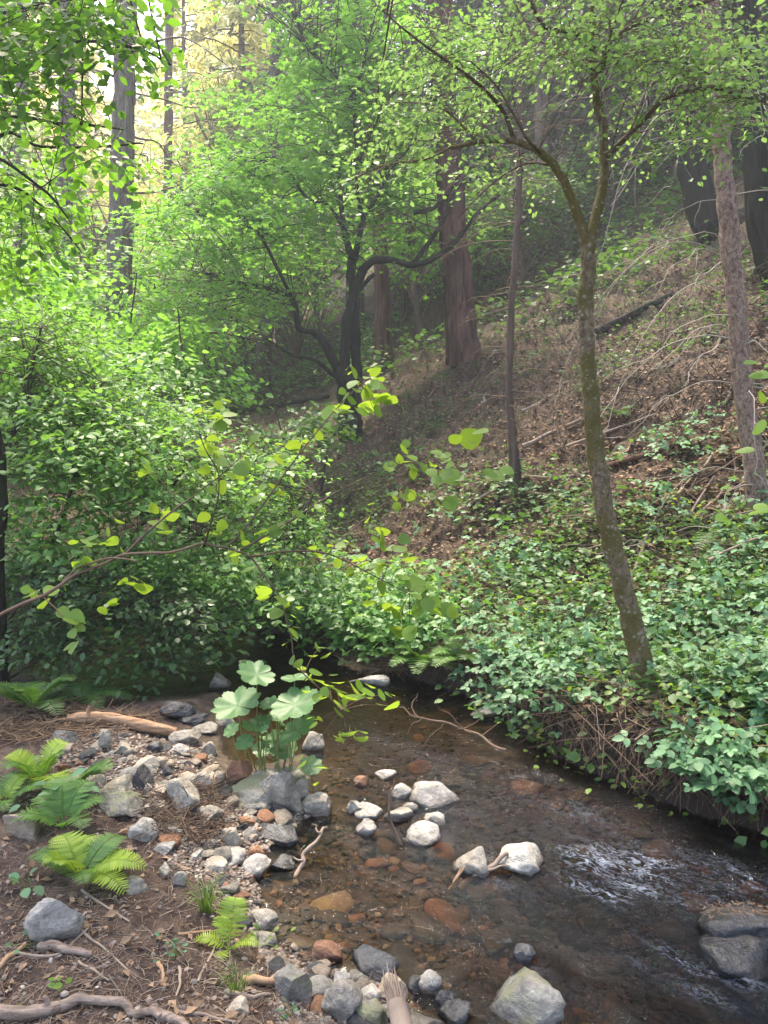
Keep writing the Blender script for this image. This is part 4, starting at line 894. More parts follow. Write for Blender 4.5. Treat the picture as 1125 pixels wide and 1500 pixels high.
# --- reddish conifer with dead branches, far right
B = G(1112, 762)[0]; Yc = B[1]; mbT = MB(); st = []
P = limb(mbT, [(1118, 775), (1105, 690), (1088, 560), (1075, 420), (1062, 280), (1052, 160), (1042, 40), (1032, -90), (1025, -260)], Yc, 34, 22, 22, 16, .15, .14, 9, base=B + [0, 0, -.1], ws=[38, 29, 27, 26, 25, 24, 23, 22, 20], scale=40, store=st)
DB = []; rg = np.random.default_rng(5)
for k in range(42):
    mbK = MB(); DB.append(('dead_branch', mbK, 'dead_pale')); i = rg.integers(12, len(P) - 25); s_ = P[i]; a_ = math.pi + rg.normal() * .75 if rg.uniform() < .82 else rg.uniform(-.7, .7); L = rg.uniform(.5, 1.5) * (1 if abs(a_) > 1 else .4); h = np.array([math.cos(a_), -abs(math.sin(a_)) * .8 - .1, 0])
    c = [s_, s_ + h * L * .35 + [0, 0, rg.uniform(-.02, .10) * L], s_ + h * L * .7 + [0, 0, -.16 * L], s_ + h * L * .95 + [0, 0, -rg.uniform(.3, .75) * L]]; Q = wob_path(c, 5, .03, k); tube(mbK, Q, np.linspace(.005, .0012, len(Q)) * rg.uniform(.6, 1.2), 5, cap=False)
    for j in range(rg.integers(2, 6)):
        q = Q[rg.integers(len(Q) // 3, len(Q))]; v = norm(np.array([h[0] + rg.normal() * .5, h[1] + rg.normal() * .5, -rg.uniform(.1, 1.4)])); l = L * rg.uniform(.15, .4)
        tube(mbK, wob_path([q, q + v * l * .5 + [0, 0, .02], q + v * l], 3, .02, j + k), np.linspace(.003, .001, 7), 4, cap=False)
veg('dead_branched_conifer', 'straight pinkish barked conifer with drooping bare dead branches at right', 'tree', B, [('trunk', mbT, 'bark_pink')] + DB)

# --- thin dead tree on the slope
B = G(757, 715)[0]; Yd = B[1]; mbT = MB()
P = limb(mbT, [(757, 718), (750, 640), (746, 560), (750, 450), (757, 340), (762, 220), (764, 100), (766, -20), (768, -120)], Yd, 17, 7, 10, 8, .3, .12, 4, base=B + [0, 0, -.08], ws=[22, 13, 11, 10, 9, 9, 8, 7, 6])
DB = []; rg = np.random.default_rng(6)
for k in range(90):
    mbK = MB(); DB.append(('dead_branch', mbK, 'twig_brown')); i = int(rg.uniform(.08, .95) * len(P)); i = min(i, len(P) - 1); s_ = P[i]; a_ = rg.uniform(0, 6.3); L = rg.uniform(.3, 1.1); h = np.array([math.cos(a_), math.sin(a_), 0])
    Q = wob_path([s_, s_ + h * L * .5 + [0, 0, -.05 * L], s_ + h * L + [0, 0, -rg.uniform(.1, .8) * L]], 4, .04, k); tube(mbK, Q, np.linspace(.005, .0012, len(Q)), 4, cap=False)
    for j in range(3):
        q = Q[rg.integers(3, len(Q))]; v = norm(rg.normal(size=3) * [1, 1, .8] + h); tube(mbK, [q, q + v * L * .15, q + v * L * .3 + [0, 0, -.04]], [.002, .0015, .001], 3, cap=False)
veg('dead_sapling', 'thin straight dead tree with fine bare twigs halfway up the slope', 'tree', B, [('trunk', mbT, 'bark_far')] + DB)

# --- big conifer trunks
def bigtrunk(name, label, pts, ws, Y, mat, sides=44, furrow=.24, seed=1, top=None, nf=12, crown=None, cat='tree', dead=0):
    b = base_at(pts[0][0], Y); mbT = MB(); pts = list(pts); Ph = limb(mbT, pts, Y, ws[0], ws[-1], sides, 10, .15, .05, seed, furrow, base=b, ws=ws, scale=4, nf=nf)
    parts = [('trunk', mbT, mat)]
    if dead:
        rg = np.random.default_rng(seed + 50)
        for k in range(dead):
            mbK = MB(); parts.append(('dead_branch', mbK, 'twig_brown')); s_ = Ph[rg.integers(len(Ph) // 5, len(Ph))]; a_ = rg.uniform(0, 6.3); L = rg.uniform(.8, 3.0); h = np.array([math.cos(a_), math.sin(a_), 0]); Q = wob_path([s_, s_ + h * L * .5 + [0, 0, .08 * L], s_ + h * L + [0, 0, rg.uniform(-.3, .1) * L]], 5, .1, k); tube(mbK, Q, np.linspace(.03, .006, len(Q)) * rg.uniform(.5, 1.1), 5, cap=False)
            for j in range(3):
                q = Q[rg.integers(4, len(Q))]; v = norm(rg.normal(size=3) + h); tube(mbK, [q, q + v * L * .15, q + v * L * .32], [.009, .007, .003], 4, cap=False)
    if crown:
        mbC = MB(); foliage(mbC, MB(), crown[0], crown[1], crown[2], L_NEEDLE, crown[3], crown[4], seed + 9, None, crown[5], .2, .01, .25, .5); parts.append(('foliage', mbC, crown[6]))
    return veg(name, label, cat, b, parts)
Yrw = G(678, 522)[0][1]
print('distances', Ya, Yc, Yd, Yrw)
bigtrunk('redwood', 'thick red brown furrowed conifer trunk on the slope behind the maple', [(678, 540), (674, 470), (668, 380), (660, 280), (652, 160), (645, 30), (640, -120)], [46, 39, 35, 33, 31, 29, 27], Yrw, 'bark_red', seed=2, dead=10)
bigtrunk('conifer', 'slim reddish conifer trunk just right of the maple stems', [(563, 565), (561, 480), (558, 380), (552, 250), (548, 100), (545, -60)], [26, 21, 19, 17, 15, 13], 16.5, 'bark_red', 18, seed=3)
bigtrunk('conifer', 'tall grey furrowed conifer trunk at upper left with broken limbs', [(176, 560), (175, 440), (179, 320), (181, 180), (184, 50), (186, -120)], [38, 32, 29, 26, 24, 22], 15.5, 'bark_grey', 26, seed=4, dead=26)
bigtrunk('conifer', 'dark leaning conifer trunk behind the dead branched one at right', [(1065, 430), (1040, 330), (1012, 235), (995, 140), (985, 40), (975, -100)], [50, 40, 34, 31, 30, 28], 13, 'bark_dark', seed=5, dead=12)
bigtrunk('conifer', 'dark thick trunk cut by the right edge of the picture', [(1135, 480), (1120, 350), (1108, 240), (1098, 120), (1090, 0), (1085, -120)], [40, 34, 31, 29, 27, 25], 9.5, 'bark_dark', seed=6, dead=6)
bigtrunk('conifer', 'brown blurred conifer trunk between the left edge and the tall grey trunk', [(90, 560), (90, 450), (92, 330), (98, 200), (100, 60), (102, -80)], [28, 24, 22, 20, 18, 16], 20, 'bark_far', 16, seed=7, dead=20)
bigtrunk('conifer', 'pale slim trunk close to the upper left corner', [(28, 560), (28, 400), (29, 250), (31, 100), (32, -60)], [17, 15, 14, 13, 12], 24, 'bark_far', 14, seed=8, dead=14)
bigtrunk('conifer', 'thin orange brown trunk against the bright gap at the top', [(240, 560), (243, 400), (246, 200), (248, 60), (249, -80)], [15, 13, 11, 10, 9], 26, 'bark_red', 14, seed=9, dead=12)
bigtrunk('conifer', 'grey trunk left of the maple crown top', [(385, 570), (392, 450), (398, 300), (403, 120), (405, -60)], [24, 19, 16, 13, 12], 22, 'bark_far', 14, seed=10, dead=24)
bigtrunk('conifer', 'dark slender trunk on the slope left of the mossy alder stem', [(805, 400), (800, 330), (796, 220), (790, 60), (788, -60)], [34, 26, 20, 17, 15], 19, 'bark_far', 14, seed=11, dead=16)
bigtrunk('conifer', 'slender dim trunk seen just behind the alder fork', [(893, 370), (890, 280), (884, 150), (880, -60)], [20, 17, 15, 13], 18, 'bark_far', 12, seed=12, dead=20)

# --- bigleaf maple
Ym = 13.0; B = base_at(515, Ym, .2); mbT = MB(); lims = []
for pts, w0, w1 in [([(515, 640), (512, 600), (508, 560), (503, 545)], 46, 34),
                    ([(503, 552), (506, 500), (512, 455), (524, 418), (530, 394)], 20, 16),
                    ([(524, 560, .1), (521, 500, .1), (518, 440, .1), (514, 400, .1), (518, 375, .1)], 18, 15),
                    ([(516, 378), (505, 340), (499, 290), (494, 245), (488, 225)], 13, 5),
                    ([(520, 378), (527, 345), (532, 318), (524, 290), (523, 230), (519, 160), (526, 122), (540, 60)], 12, 4),
                    ([(531, 318), (548, 295), (575, 245), (600, 215, .3), (625, 180, .4)], 7, 3),
                    ([(527, 398), (545, 384), (572, 380), (604, 388), (640, 376), (672, 348), (700, 312), (735, 280)], 15, 6),
                    ([(606, 386), (628, 356), (652, 318), (666, 280), (690, 262)], 9, 4), ([(606, 312, .2), (632, 306, .2), (652, 288, .2), (672, 262, .2)], 10, 5),
                    ([(498, 548), (478, 510), (462, 488), (440, 482), (434, 462), (430, 442), (415, 430), (385, 420), (350, 414), (300, 400, -.3)], 16, 5),
                    ([(492, 552), (462, 528), (430, 520), (398, 502)], 9, 4), ([(526, 425), (540, 408), (548, 402)], 9, 7),
                    ([(500, 330), (480, 300), (450, 290, -.3), (420, 250, -.5), (370, 230, -.8)], 6, 3), ([(430, 442), (400, 380, -.4), (370, 330, -.6), (310, 300, -.8), (260, 275, -1)], 7, 3), ([(524, 240), (560, 160, -.3), (600, 110, -.5), (640, 60, -.5)], 5, 2), ([(520, 160), (490, 110), (450, 70), (430, 20)], 5, 2)]:
    limb(mbT, pts, Ym, w0 * .82, w1 * .85, 12 if w0 > 15 else 8, 6, .35, .16, int(w0 + w1 + pts[1][0]), store=lims, scale=7)
mbL = MB(); mbK = MB()
foliage(mbL, mbK, [(520, 60, Ym + .6, 130, 90, 1.4), (450, 150, Ym, 120, 90, 1.6), (560, 180, Ym + 1.3, 120, 90, 1.2), (640, 90, Ym + .5, 90, 90, 1.2, .7), (400, 260, Ym - .4, 130, 70, 1.5), (300, 330, Ym - 1, 110, 60, 1.5, 1.1), (290, 410, Ym - 1, 90, 55, 1.3, 1.1), (420, 350, Ym + .6, 110, 60, 1.2), (560, 280, Ym + 1.4, 110, 60, 1.1), (600, 350, Ym + 1.2, 80, 40, .9, .6), (460, -40, Ym, 200, 60, 1.8, .8), (380, 450, Ym, 90, 40, 1.2, .5), (250, 470, Ym - .5, 90, 45, 1.2, .7)],
        480, 36, L_MAPLE, .09, .17, 72, lims, .58, .09, .006, .18, .25, 2.6, .8)
veg('bigleaf_maple', 'spreading many stemmed dark maple with lime green layered leaves', 'tree', B, [('trunk', mbT, 'bark_dark'), ('twigs', mbK, 'twig_dark'), ('foliage', mbL, 'maple')])

# --- shrubs of the left bank
def shrub(label, stems, blobs, n, per, tpl, s0, s1, mat, seed, Y, srad=.22, tw=.002, bark='twig_dark', flat=.2, name='shrub', cat='shrub', tilt=.35, links=.8, droop=.2):
    lims = []; stm = []
    for pts, w0, w1 in stems: m_ = MB(); limb(m_, pts, Y, w0, w1, 7, 6, 1.2, .1, seed + int(pts[0][0]) % 50, store=lims); stm.append(('stem', m_, bark))
    mbL = MB(); mbK = MB(); foliage(mbL, mbK, blobs, n, per, tpl, s0, s1, seed, lims, srad, flat, tw, droop, tilt, 1.8, links)
    P0 = lims[0][0][0]; b = np.array([P0[0], P0[1], Hq(P0[:1], P0[1:2])[0]])
    return veg(name, label, cat, b, stm + [('twigs', mbK, bark), ('foliage', mbL, mat)])
shrub('tall bright leafed shrub filling the left edge above the pool',
      [([(20, 1010, .2), (60, 850, .2), (110, 700, .2), (150, 560, .2)], 9, 3), ([(0, 1000, 0), (-20, 800), (30, 600), (60, 480)], 8, 3), ([(60, 1000, .3), (140, 860, .3), (230, 740, .2), (290, 660, .2)], 7, 3), ([(30, 1010), (100, 900, .3), (220, 820, .3), (330, 770, .3)], 6, 2)],
      [(70, 520, 6, 110, 60, .8, 1.2), (130, 590, 5.8, 130, 60, .8, 1.2), (180, 660, 5.6, 150, 60, .8, 1.1), (60, 650, 5.4, 120, 90, .8), (60, 760, 5.2, 110, 60, .7, .8), (240, 730, 5.4, 110, 50, .6, .9), (0, 470, 6.2, 110, 50, .8), (170, 800, 5.2, 120, 40, .5, .6), (-100, 650, 5.6, 100, 200, .8, .6)],
      560, 28, L_MIX, .028, .068, 'shrub', 81, 5.4, .32, flat=.09, droop=.22, tilt=.25)
shrub('second leafy shrub reaching over the pool in the middle left',
      [([(200, 980, .3), (250, 880, .2), (310, 780, .2), (340, 690, .2)], 7, 3), ([(215, 985, .2), (330, 900), (420, 800), (460, 720)], 6, 2), ([(190, 975, .3), (290, 930), (380, 900), (430, 900)], 5, 2)],
      [(330, 700, 6.2, 110, 50, .6, 1), (370, 780, 6, 110, 50, .6), (300, 840, 5.6, 110, 50, .6), (390, 870, 5.6, 80, 45, .6), (390, 665, 6.6, 60, 30, .5, .4), (250, 640, 6.4, 80, 50, .6), (410, 740, 6.4, 50, 35, .5, .4), (470, 870, 6, 90, 40, .5, .6), (540, 900, 5.9, 70, 30, .4, .5)],
      340, 26, L_MIX, .028, .066, 'shrub', 82, 6, .32, flat=.09, droop=.22, tilt=.25)
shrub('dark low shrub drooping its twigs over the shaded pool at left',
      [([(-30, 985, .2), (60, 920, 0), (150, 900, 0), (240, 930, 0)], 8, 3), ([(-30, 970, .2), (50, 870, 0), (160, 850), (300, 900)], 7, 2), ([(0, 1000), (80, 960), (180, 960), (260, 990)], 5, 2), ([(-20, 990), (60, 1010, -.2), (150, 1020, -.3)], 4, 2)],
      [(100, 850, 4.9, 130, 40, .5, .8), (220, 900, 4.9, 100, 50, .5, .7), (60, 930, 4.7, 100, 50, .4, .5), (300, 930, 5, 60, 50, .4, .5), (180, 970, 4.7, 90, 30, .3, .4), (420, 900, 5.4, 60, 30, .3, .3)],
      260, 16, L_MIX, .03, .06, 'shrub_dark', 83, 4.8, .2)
shrub('lime green sapling thicket behind the left shrubs below the grey trunk',
      [([(200, 620), (190, 520), (200, 400)], 6, 2), ([(60, 620), (60, 500), (50, 380)], 6, 2), ([(280, 640), (270, 540), (260, 450)], 5, 2)],
      [(110, 440, 10, 110, 50, 1, .7), (230, 500, 10, 90, 50, 1), (40, 420, 9, 90, 60, 1), (170, 540, 9, 120, 40, 1), (300, 560, 10, 60, 40, .8, .6)],
      170, 30, L_OVAL, .07, .12, 'maple', 84, 9.5, .4)
shrub('airy green sapling standing before the hillside left of the maple foot',
      [([(420, 690), (415, 640), (400, 590)], 5, 2), ([(470, 720), (480, 660), (500, 620)], 5, 2)],
      [(400, 640, 9, 70, 22, .6), (450, 620, 9, 60, 20, .6, .6), (500, 660, 9, 50, 18, .5, .4), (380, 700, 8.5, 60, 22, .5, .6)], 46, 24, L_OVAL, .07, .11, 'under', 85, 9, .35)
# trunk at the left edge with the canopy hanging in from above
mbT = MB(); lims = []; Yo = 4.6; B = base_at(-12, Yo)
limb(mbT, [(-12, 960), (-4, 830), (0, 740), (-8, 640), (-40, 500), (-70, 300), (-80, 100), (-80, -200)], Yo, 24, 14, 14, 6, .4, .1, 5, base=B, store=lims)
for pts in ([(-60, 330, 0), (0, 200), (60, 215), (150, 215), (210, 210)], [(-70, 240), (0, 175, -.2), (90, 180, -.3), (180, 190, -.4)], [(-80, 60), (0, 20, -.4), (100, 0, -.6), (230, -10, -.8)], [(-75, 160), (20, 60, -.3), (110, 60, -.5), (200, 70, -.6), (250, 95, -.7)], [(-70, 300), (0, 270), (60, 300), (120, 370)], [(-70, 300), (-20, 230, -.3), (60, 275, -.4), (100, 320, -.4)], [(-80, 0), (0, -80, -.4), (160, -60, -.8)]):
    limb(mbT, pts, Yo, 7, 2, 6, 6, 1, .1, int(pts[1][1]) + 100, store=lims)
mbL = MB(); mbK = MB()
foliage(mbL, mbK, [(30, 40, 3.9, 130, 60, .4, 1.3), (130, 20, 3.9, 110, 45, .4, 1.1), (200, 70, 3.9, 60, 35, .3, .8), (50, 130, 4, 100, 60, .4), (100, 220, 4.4, 110, 30, .4, 1), (30, 290, 4.5, 90, 70, .5, 1), (70, 350, 4.6, 70, 40, .4, .8), (0, 400, 4.8, 60, 60, .5, 1), (-60, 200, 4.3, 60, 250, .6, .4), (170, 240, 4.4, 60, 30, .3, .6)],
        185, 17, L_MIX, .034, .074, 73, lims, .24, .3, .002, .25, .5, 1.5, .8)
foliage(mbL, mbK, [(-100, -350, 4.2, 420, 260, 1.2, 1), (200, -700, 3.6, 500, 260, 1.4, 1)], 120, 16, L_OVAL, .05, .09, 173, lims, .36, .3, .003, .2, .4, 2.5, .1)  # unseen boughs overhead, added to block the sky mirrored in the creek
veg('overhanging_tree', 'dark left edge tree whose leafy boughs hang in from the upper left', 'tree', B, [('trunk', mbT, 'bark_dark'), ('twigs', mbK, 'twig_dark'), ('foliage', mbL, 'over')])

# --- foreground hazel branch
mbT = MB(); Yh = 2.35
main = [(-60, 925, -.1), (0, 900, -.08), (60, 872, -.05), (120, 838, 0), (180, 815, 0), (240, 810, 0), (300, 797, .05), (340, 806, .08), (368, 816, .1)]
lims = []
for pts, w0, w1 in [(main, 6.5, 3.2), ([(180, 815), (230, 768, .05), (280, 728, .1), (330, 690, .2), (380, 640, .3)], 4, 1.5), ([(300, 797, .05), (310, 765), (320, 730), (318, 690), (300, 655), (292, 632)], 4, 1.5), ([(330, 803, .08), (370, 760, .1), (420, 690, .15), (470, 625, .2), (520, 570, .25), (540, 555, .25)], 3.5, 1.5),
                    ([(352, 806, .08), (410, 772, .15), (470, 735, .2), (530, 702, .3), (585, 680, .4), (640, 680, .5)], 4, 1.5), ([(366, 815, .1), (420, 808, .15), (480, 812, .2), (540, 840, .25), (600, 870, .3)], 4, 1.5),
                    ([(366, 815, .1), (390, 845, .1), (412, 880, .1), (425, 930, .1), (436, 975, .1), (470, 1010, .1), (500, 1040, .1)], 3.5, 1.5), ([(92, 852, 0), (120, 830, 0), (160, 818, -.02), (200, 822, -.05)], 4, 2), ([(480, 812, .2), (500, 790, .2), (560, 740, .3), (600, 720, .4)], 2.5, 1.2), ([(60, 872), (90, 900, -.05), (120, 940, -.1)], 2, 1)]:
    limb(mbT, pts, Yh, w0, w1, 8 if w0 > 8 else 6, 6, 1.5, .12, int(pts[1][0] + 3), store=lims, scale=60)
leafpx = [(505,598,34),(540,590,40),(550,575,30),(530,602,36),(545,560,26),(515,560,22),(480,600,30),(520,545,22),(555,600,26),(320,615,44),(335,605,26),(300,600,24),(313,652,26),(315,690,28),(355,685,26),(410,672,22),(435,707,26),(370,655,20),(430,650,24),(447,650,18),(592,655,22),(585,672,18),(640,660,22),(655,672,18),(688,638,42),(662,695,38),(640,700,20),(725,693,34),(662,736,28),(575,720,22),(582,742,16),(600,725,22),(618,735,20),(560,792,40),(585,800,30),(527,815,32),(555,822,28),(600,815,28),(610,850,44),(635,858,30),(575,888,30),(610,890,36),(635,888,34),(655,890,30),(590,905,40),(600,925,30),(540,880,28),(560,860,26),
          (130,790,28),(145,789,26),(165,790,24),(190,850,34),(45,866,30),(165,880,20),(235,765,34),(210,690,24),(225,742,22),(413,870,26),(385,863,30),(440,975,24),(470,945,24),(495,1005,40),(520,1015,42),(500,1030,36),(540,1010,30),(510,1070,38),(530,1068,28),(500,1078,24),(575,1030,34),(560,1015,24),(480,1000,26),(465,1020,20),(458,1060,18),(440,1118,24),(300,585,20),(1105,550,34),(1120,575,28),(1118,525,30),(1085,745,30),(1070,755,20)]
mbL = MB(); rg = np.random.default_rng(9); LP = np.vstack([P for P, _ in lims])
pos = []; dr = []; sz = []
for k in range(110):
    j = rg.integers(len(LP) // 4, len(LP)); p0 = LP[j] + rg.normal(size=3) * [.03, .03, .02]; v = p0 - LP[j]; h = norm(v * [1, 1, .3]); S = rg.uniform(.028, .058); b = LP[j] + v * .5; pos.append(b); dr.append(h + [0, 0, -.3]); sz.append(S)
mbP = MB()
for (x, y, s_) in leafpx:
    if x > 1000: continue
    for rep in range(4 if rg.uniform() < .5 else 3):
        p0 = W(x + rg.normal() * 14 * min(rep, 1), y + rg.normal() * 9 * min(rep, 1), Yh + .15 + .0005 * (x - 200) + rg.normal() * .05); j = np.linalg.norm(LP - p0, axis=1).argmin(); v = p0 - LP[j]; h = norm(v * [1, 1, .3] + rg.normal(size=3) * .03)
        S = s_ * 2.5 / FPX * (1.0 if rep == 0 else rg.uniform(.5, .95)); b = p0 - h * S * .5; pos.append(b); dr.append(h + [0, 0, -.25]); sz.append(S)
        if rep == 0: tube(mbT, smooth_path([LP[j], (LP[j] + b) / 2 + [0, 0, .012], b], 3), [.0012] * 4 + [.0008] * 3 if False else .0011, 4, cap=False)
pos = np.array(pos); dr = np.array(dr)
scatter(mbL, L_HAZEL, pos, dr, np.array([0, -.25, 1.]) + rg.normal(size=(len(pos), 3)) * .55, np.array(sz))
hz = veg('hazel_branch', 'slender pale branch with round lime leaves reaching in from the left', 'branch', lims[0][0][0], [('stem', mbT, 'twig_brown'), ('leaves', mbL, 'hazel')])
# small sprigs at the right edge
mbT = MB(); mbL = MB(); lims = []
limb(mbT, [(1180, 560), (1140, 550), (1105, 545)], 3.2, 3, 1.5, 6, 4, 1, .1, 3, store=lims); limb(mbT, [(1180, 740), (1120, 745), (1070, 755)], 3.2, 3, 1.5, 6, 4, 1, .1, 4, store=lims)
limb(mbT, [(1250, 900), (1200, 740), (1190, 560), (1200, 450)], 3.2, 6, 3, 6, 4, 1, .1, 5, store=lims)
q = np.array([W(x + rg.normal() * 3, y, 3.2) for x, y in [(1100, 548), (1112, 530), (1118, 575), (1120, 545), (1125, 620), (1105, 660), (1085, 745), (1070, 757), (1100, 740), (1120, 750), (1140, 530), (1160, 560), (1150, 740), (1130, 600)]])
scatter(mbL, L_HAZEL, q, rg.normal(size=(len(q), 3)) * [1, 1, .2] + [-.6, -.2, -.1], np.array([0, -.3, 1.]) + rg.normal(size=(len(q), 3)) * .4, rg.uniform(.06, .09, len(q)))
veg('hazel_sprig', 'lime leaf sprig poking in at the right edge', 'branch', base_at(1250, 3.2), [('stem', mbT, 'twig'), ('leaves', mbL, 'hazel')])

# --- umbrella plant
B = G(395, 1150, water=True)[0]; root = thing('umbrella_plant', 'clump of big round scalloped umbrella leaves on tall stalks by the water', 'plant', B)
UM = [(348,1033,62,.05,1),(432,1034,62,-.02,1),(376,989,48,.10,1),(437,1070,50,-.05,1),(374,1064,36,0,.9),(395,1030,26,.05,.8),(432,995,34,.12,.5),(405,1085,30,.08,.8),(358,1088,26,-.05,.8),(455,1122,30,-.04,.8),(383,1098,24,.1,.8),(340,1070,22,.1,.8),(420,1100,30,.06,.8),(408,1050,26,.1,.8)]
rg = np.random.default_rng(31)
for k, (x, y, w_, dy, fl) in enumerate(UM):
    Y = B[1] + dy; c = W(x, y, Y); r_ = w_ * Y / FPX / 2
    V, F = lobed_tpl(10 if w_ > 40 else 8, 3.1, .17, 8, -.12, .03, rounded=True); V = V - [.12, 0, 0]; rad = np.hypot(V[:, 0], V[:, 1]) / .6; an = np.arctan2(V[:, 1], V[:, 0])
    V = V.copy(); V[:, :2] = np.stack([np.cos(an), np.sin(an)], 1) * (rad * (1 + .35 * (np.abs(an) / 3.1) ** 1.5 * 1.0))[:, None] ; V[:, 2] = .18 * rad ** 2 + .05 * np.cos(an * 5.5) * rad + .04 * rg.normal()
    m_ = MB(); tl = norm(np.array([rg.normal() * .2, -.6 + rg.normal() * .15, 1.])); scatter(m_, (V * 1.0, F), c[None], rg.normal(size=(1, 3)) * [1, 1, 0] + [.01, 0, 0], tl[None], np.array([r_ * 1.3])); m_.build('leaf', M['umbrella'], root)
    m_ = MB(); b = B + [(x - 395) * .0018 + rg.normal() * .02, rg.normal() * .03, -.02]; tube(m_, smooth_path([b, (b * .5 + c * .5) + [(x - 395) * .0003, 0, .02], c], 5), np.linspace(.0035, .0022, 11), 6, cap=False); m_.build('stalk', M['stalk'], root)
for k in range(16):
    m_ = MB(); b = B + [rg.uniform(-.14, .14), rg.normal() * .04, -.02]; c = b + [rg.normal() * .03, rg.normal() * .02, rg.uniform(.14, .34)]; tube(m_, smooth_path([b, (b + c) / 2 + [rg.normal() * .015, 0, 0], c], 4), .0024, 5); 
    m_.build('stalk', M['stalk'], root)
    V, F = lobed_tpl(7, 2.8, .3, 6, -.3, .03, rounded=True); m_ = MB(); scatter(m_, (V, F), c[None], rg.normal(size=(1, 3)) * [1, 1, .3], np.array([[rg.normal() * .4, -.5, 1.]]), np.array([rg.uniform(.03, .055)])); m_.build('leaf', M['umbrella'], root)

# --- ferns
fern('fern', 'bright yellow green fern clump on the bare soil at left', 118, 1288, ['fern_bright', 'fern_bright', 'fern'], 10, .27, 1, up_=1.15)
fern('fern', 'larger mid green fern behind the bright one with broad flat fronds', 92, 1215, ['fern'], 6, .40, 2, up_=1.0, aim=[(20, .26, .9), (70, .3, 1.0), (110, .32, 1.05), (200, .26, .8), (320, .26, .8), (150, .26, .9)])
fern('fern', 'tall arching fern at the left edge among the stones', 58, 1150, ['fern', 'fern_bright'], 6, .36, 3, up_=1.3)
fern('fern', 'fern with one long frond arching right over the slab pile', 100, 1165, ['fern'], 3, .45, 4, aim=[(-8, .36, .95), (12, .26, .9), (150, .2, .8)])
fern('fern', 'feathery dim fern at the very left behind the tall arching one', 5, 1180, ['fern', 'fern_bright'], 7, .26, 5, up_=1.)
fern('fern', 'small single light green fern near the shore mud', 335, 1392, ['fern_bright'], 5, .2, 6, aim=[(80, .24, 1.25), (175, .15, .7), (350, .14, .75), (250, .12, .5), (120, .16, 1.)], pairs=14)
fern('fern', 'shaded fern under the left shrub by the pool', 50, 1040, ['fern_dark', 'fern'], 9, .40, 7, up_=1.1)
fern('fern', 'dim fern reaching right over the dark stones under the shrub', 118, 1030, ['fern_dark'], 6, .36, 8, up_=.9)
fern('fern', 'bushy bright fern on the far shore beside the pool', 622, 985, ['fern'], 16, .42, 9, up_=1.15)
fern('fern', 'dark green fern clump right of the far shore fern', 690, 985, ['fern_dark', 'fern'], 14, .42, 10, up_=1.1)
fern('fern', 'far fern with flat fronds among brambles near the pool', 742, 965, ['fern'], 9, .34, 11, up_=.9)
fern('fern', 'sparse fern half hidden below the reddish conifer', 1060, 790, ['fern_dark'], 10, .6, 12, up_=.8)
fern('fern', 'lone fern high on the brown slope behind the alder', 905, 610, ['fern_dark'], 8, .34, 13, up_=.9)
# grass tuft and seedlings
def tuft(label, px, py, n, L, seed):
    b = G(px, py)[0]; rg = np.random.default_rng(seed); m_ = MB()
    for k in range(n):
        a_ = rg.uniform(0, 6.3); h = np.array([math.cos(a_), math.sin(a_), 0]); l = L * rg.uniform(.5, 1.1); s_ = b + h * rg.uniform(0, .025); P = smooth_path([s_, s_ + h * l * .2 + [0, 0, l * .6], s_ + h * l * .6 + [0, 0, l * rg.uniform(.5, .9)]], 4)
        sd_ = np.array([-h[1], h[0], 0]) * .0022; w_ = np.linspace(1, .1, len(P))[:, None]; V = np.vstack([P - sd_ * w_, P + sd_ * w_]); q = len(P); m_.add(V, [[i, i + 1, q + i + 1, q + i] for i in range(q - 1)])
    tag(m_.build('grass_tuft', M['grass']), label, 'grass tuft')
tuft('fine green grass tuft beside the small light fern', 303, 1335, 60, .13, 1)
tuft('sparse dull grass tuft at the foot of the small fern near the bottom', 345, 1455, 26, .11, 2)
def seedling(label, px, py, n, s_, L, seed, mat='hazel'):
    b = G(px, py)[0]; rg = np.random.default_rng(seed); root = thing('seedling', label, 'plant', b); m1 = MB(); m2 = MB(); q = []
    for k in range(n):
        c = b + [rg.normal() * L * .5, rg.normal() * L * .5, rg.uniform(.5, 1) * L]; tube(m1, [b, (b + c) / 2 + [0, 0, .005], c], .0009, 4, cap=False); q.append(c)
    q = np.array(q); scatter(m2, L_OVAL5, q, norm(q - b) * [1, 1, .2] + rg.normal(size=q.shape) * .3, np.array([0, -.2, 1.]) + rg.normal(size=q.shape) * .3, rg.uniform(.6, 1.1, n) * s_)
    m1.build('stem', M['stalk'], root); m2.build('leaves', M[mat], root)
seedling('tiny yellow green seedling on the bare soil near the bottom left', 90, 1455, 5, .026, .035, 1)
seedling('small leafy weed in the middle of the bare soil', 258, 1405, 16, .018, .05, 2, 'bramble')
seedling('yellow green seedling right of the small light fern', 380, 1385, 10, .024, .06, 3)
seedling('low round leafed weed left of the bright fern foot', 38, 1305, 7, .05, .05, 4, 'bramble')
seedling('little green weed below the lichened shore boulder', 425, 1490, 12, .016, .03, 5, 'bramble')
seedling('green leafed plant between the big ferns and the slab pile', 92, 1185, 16, .06, .14, 6, 'bramble')
seedling('tiny weed left of the thick crooked branch', 28, 1490, 4, .02, .03, 7)
seedling('single stemmed plant beside the big grey boulder', 47, 1388, 5, .02, .05, 8, 'bramble')
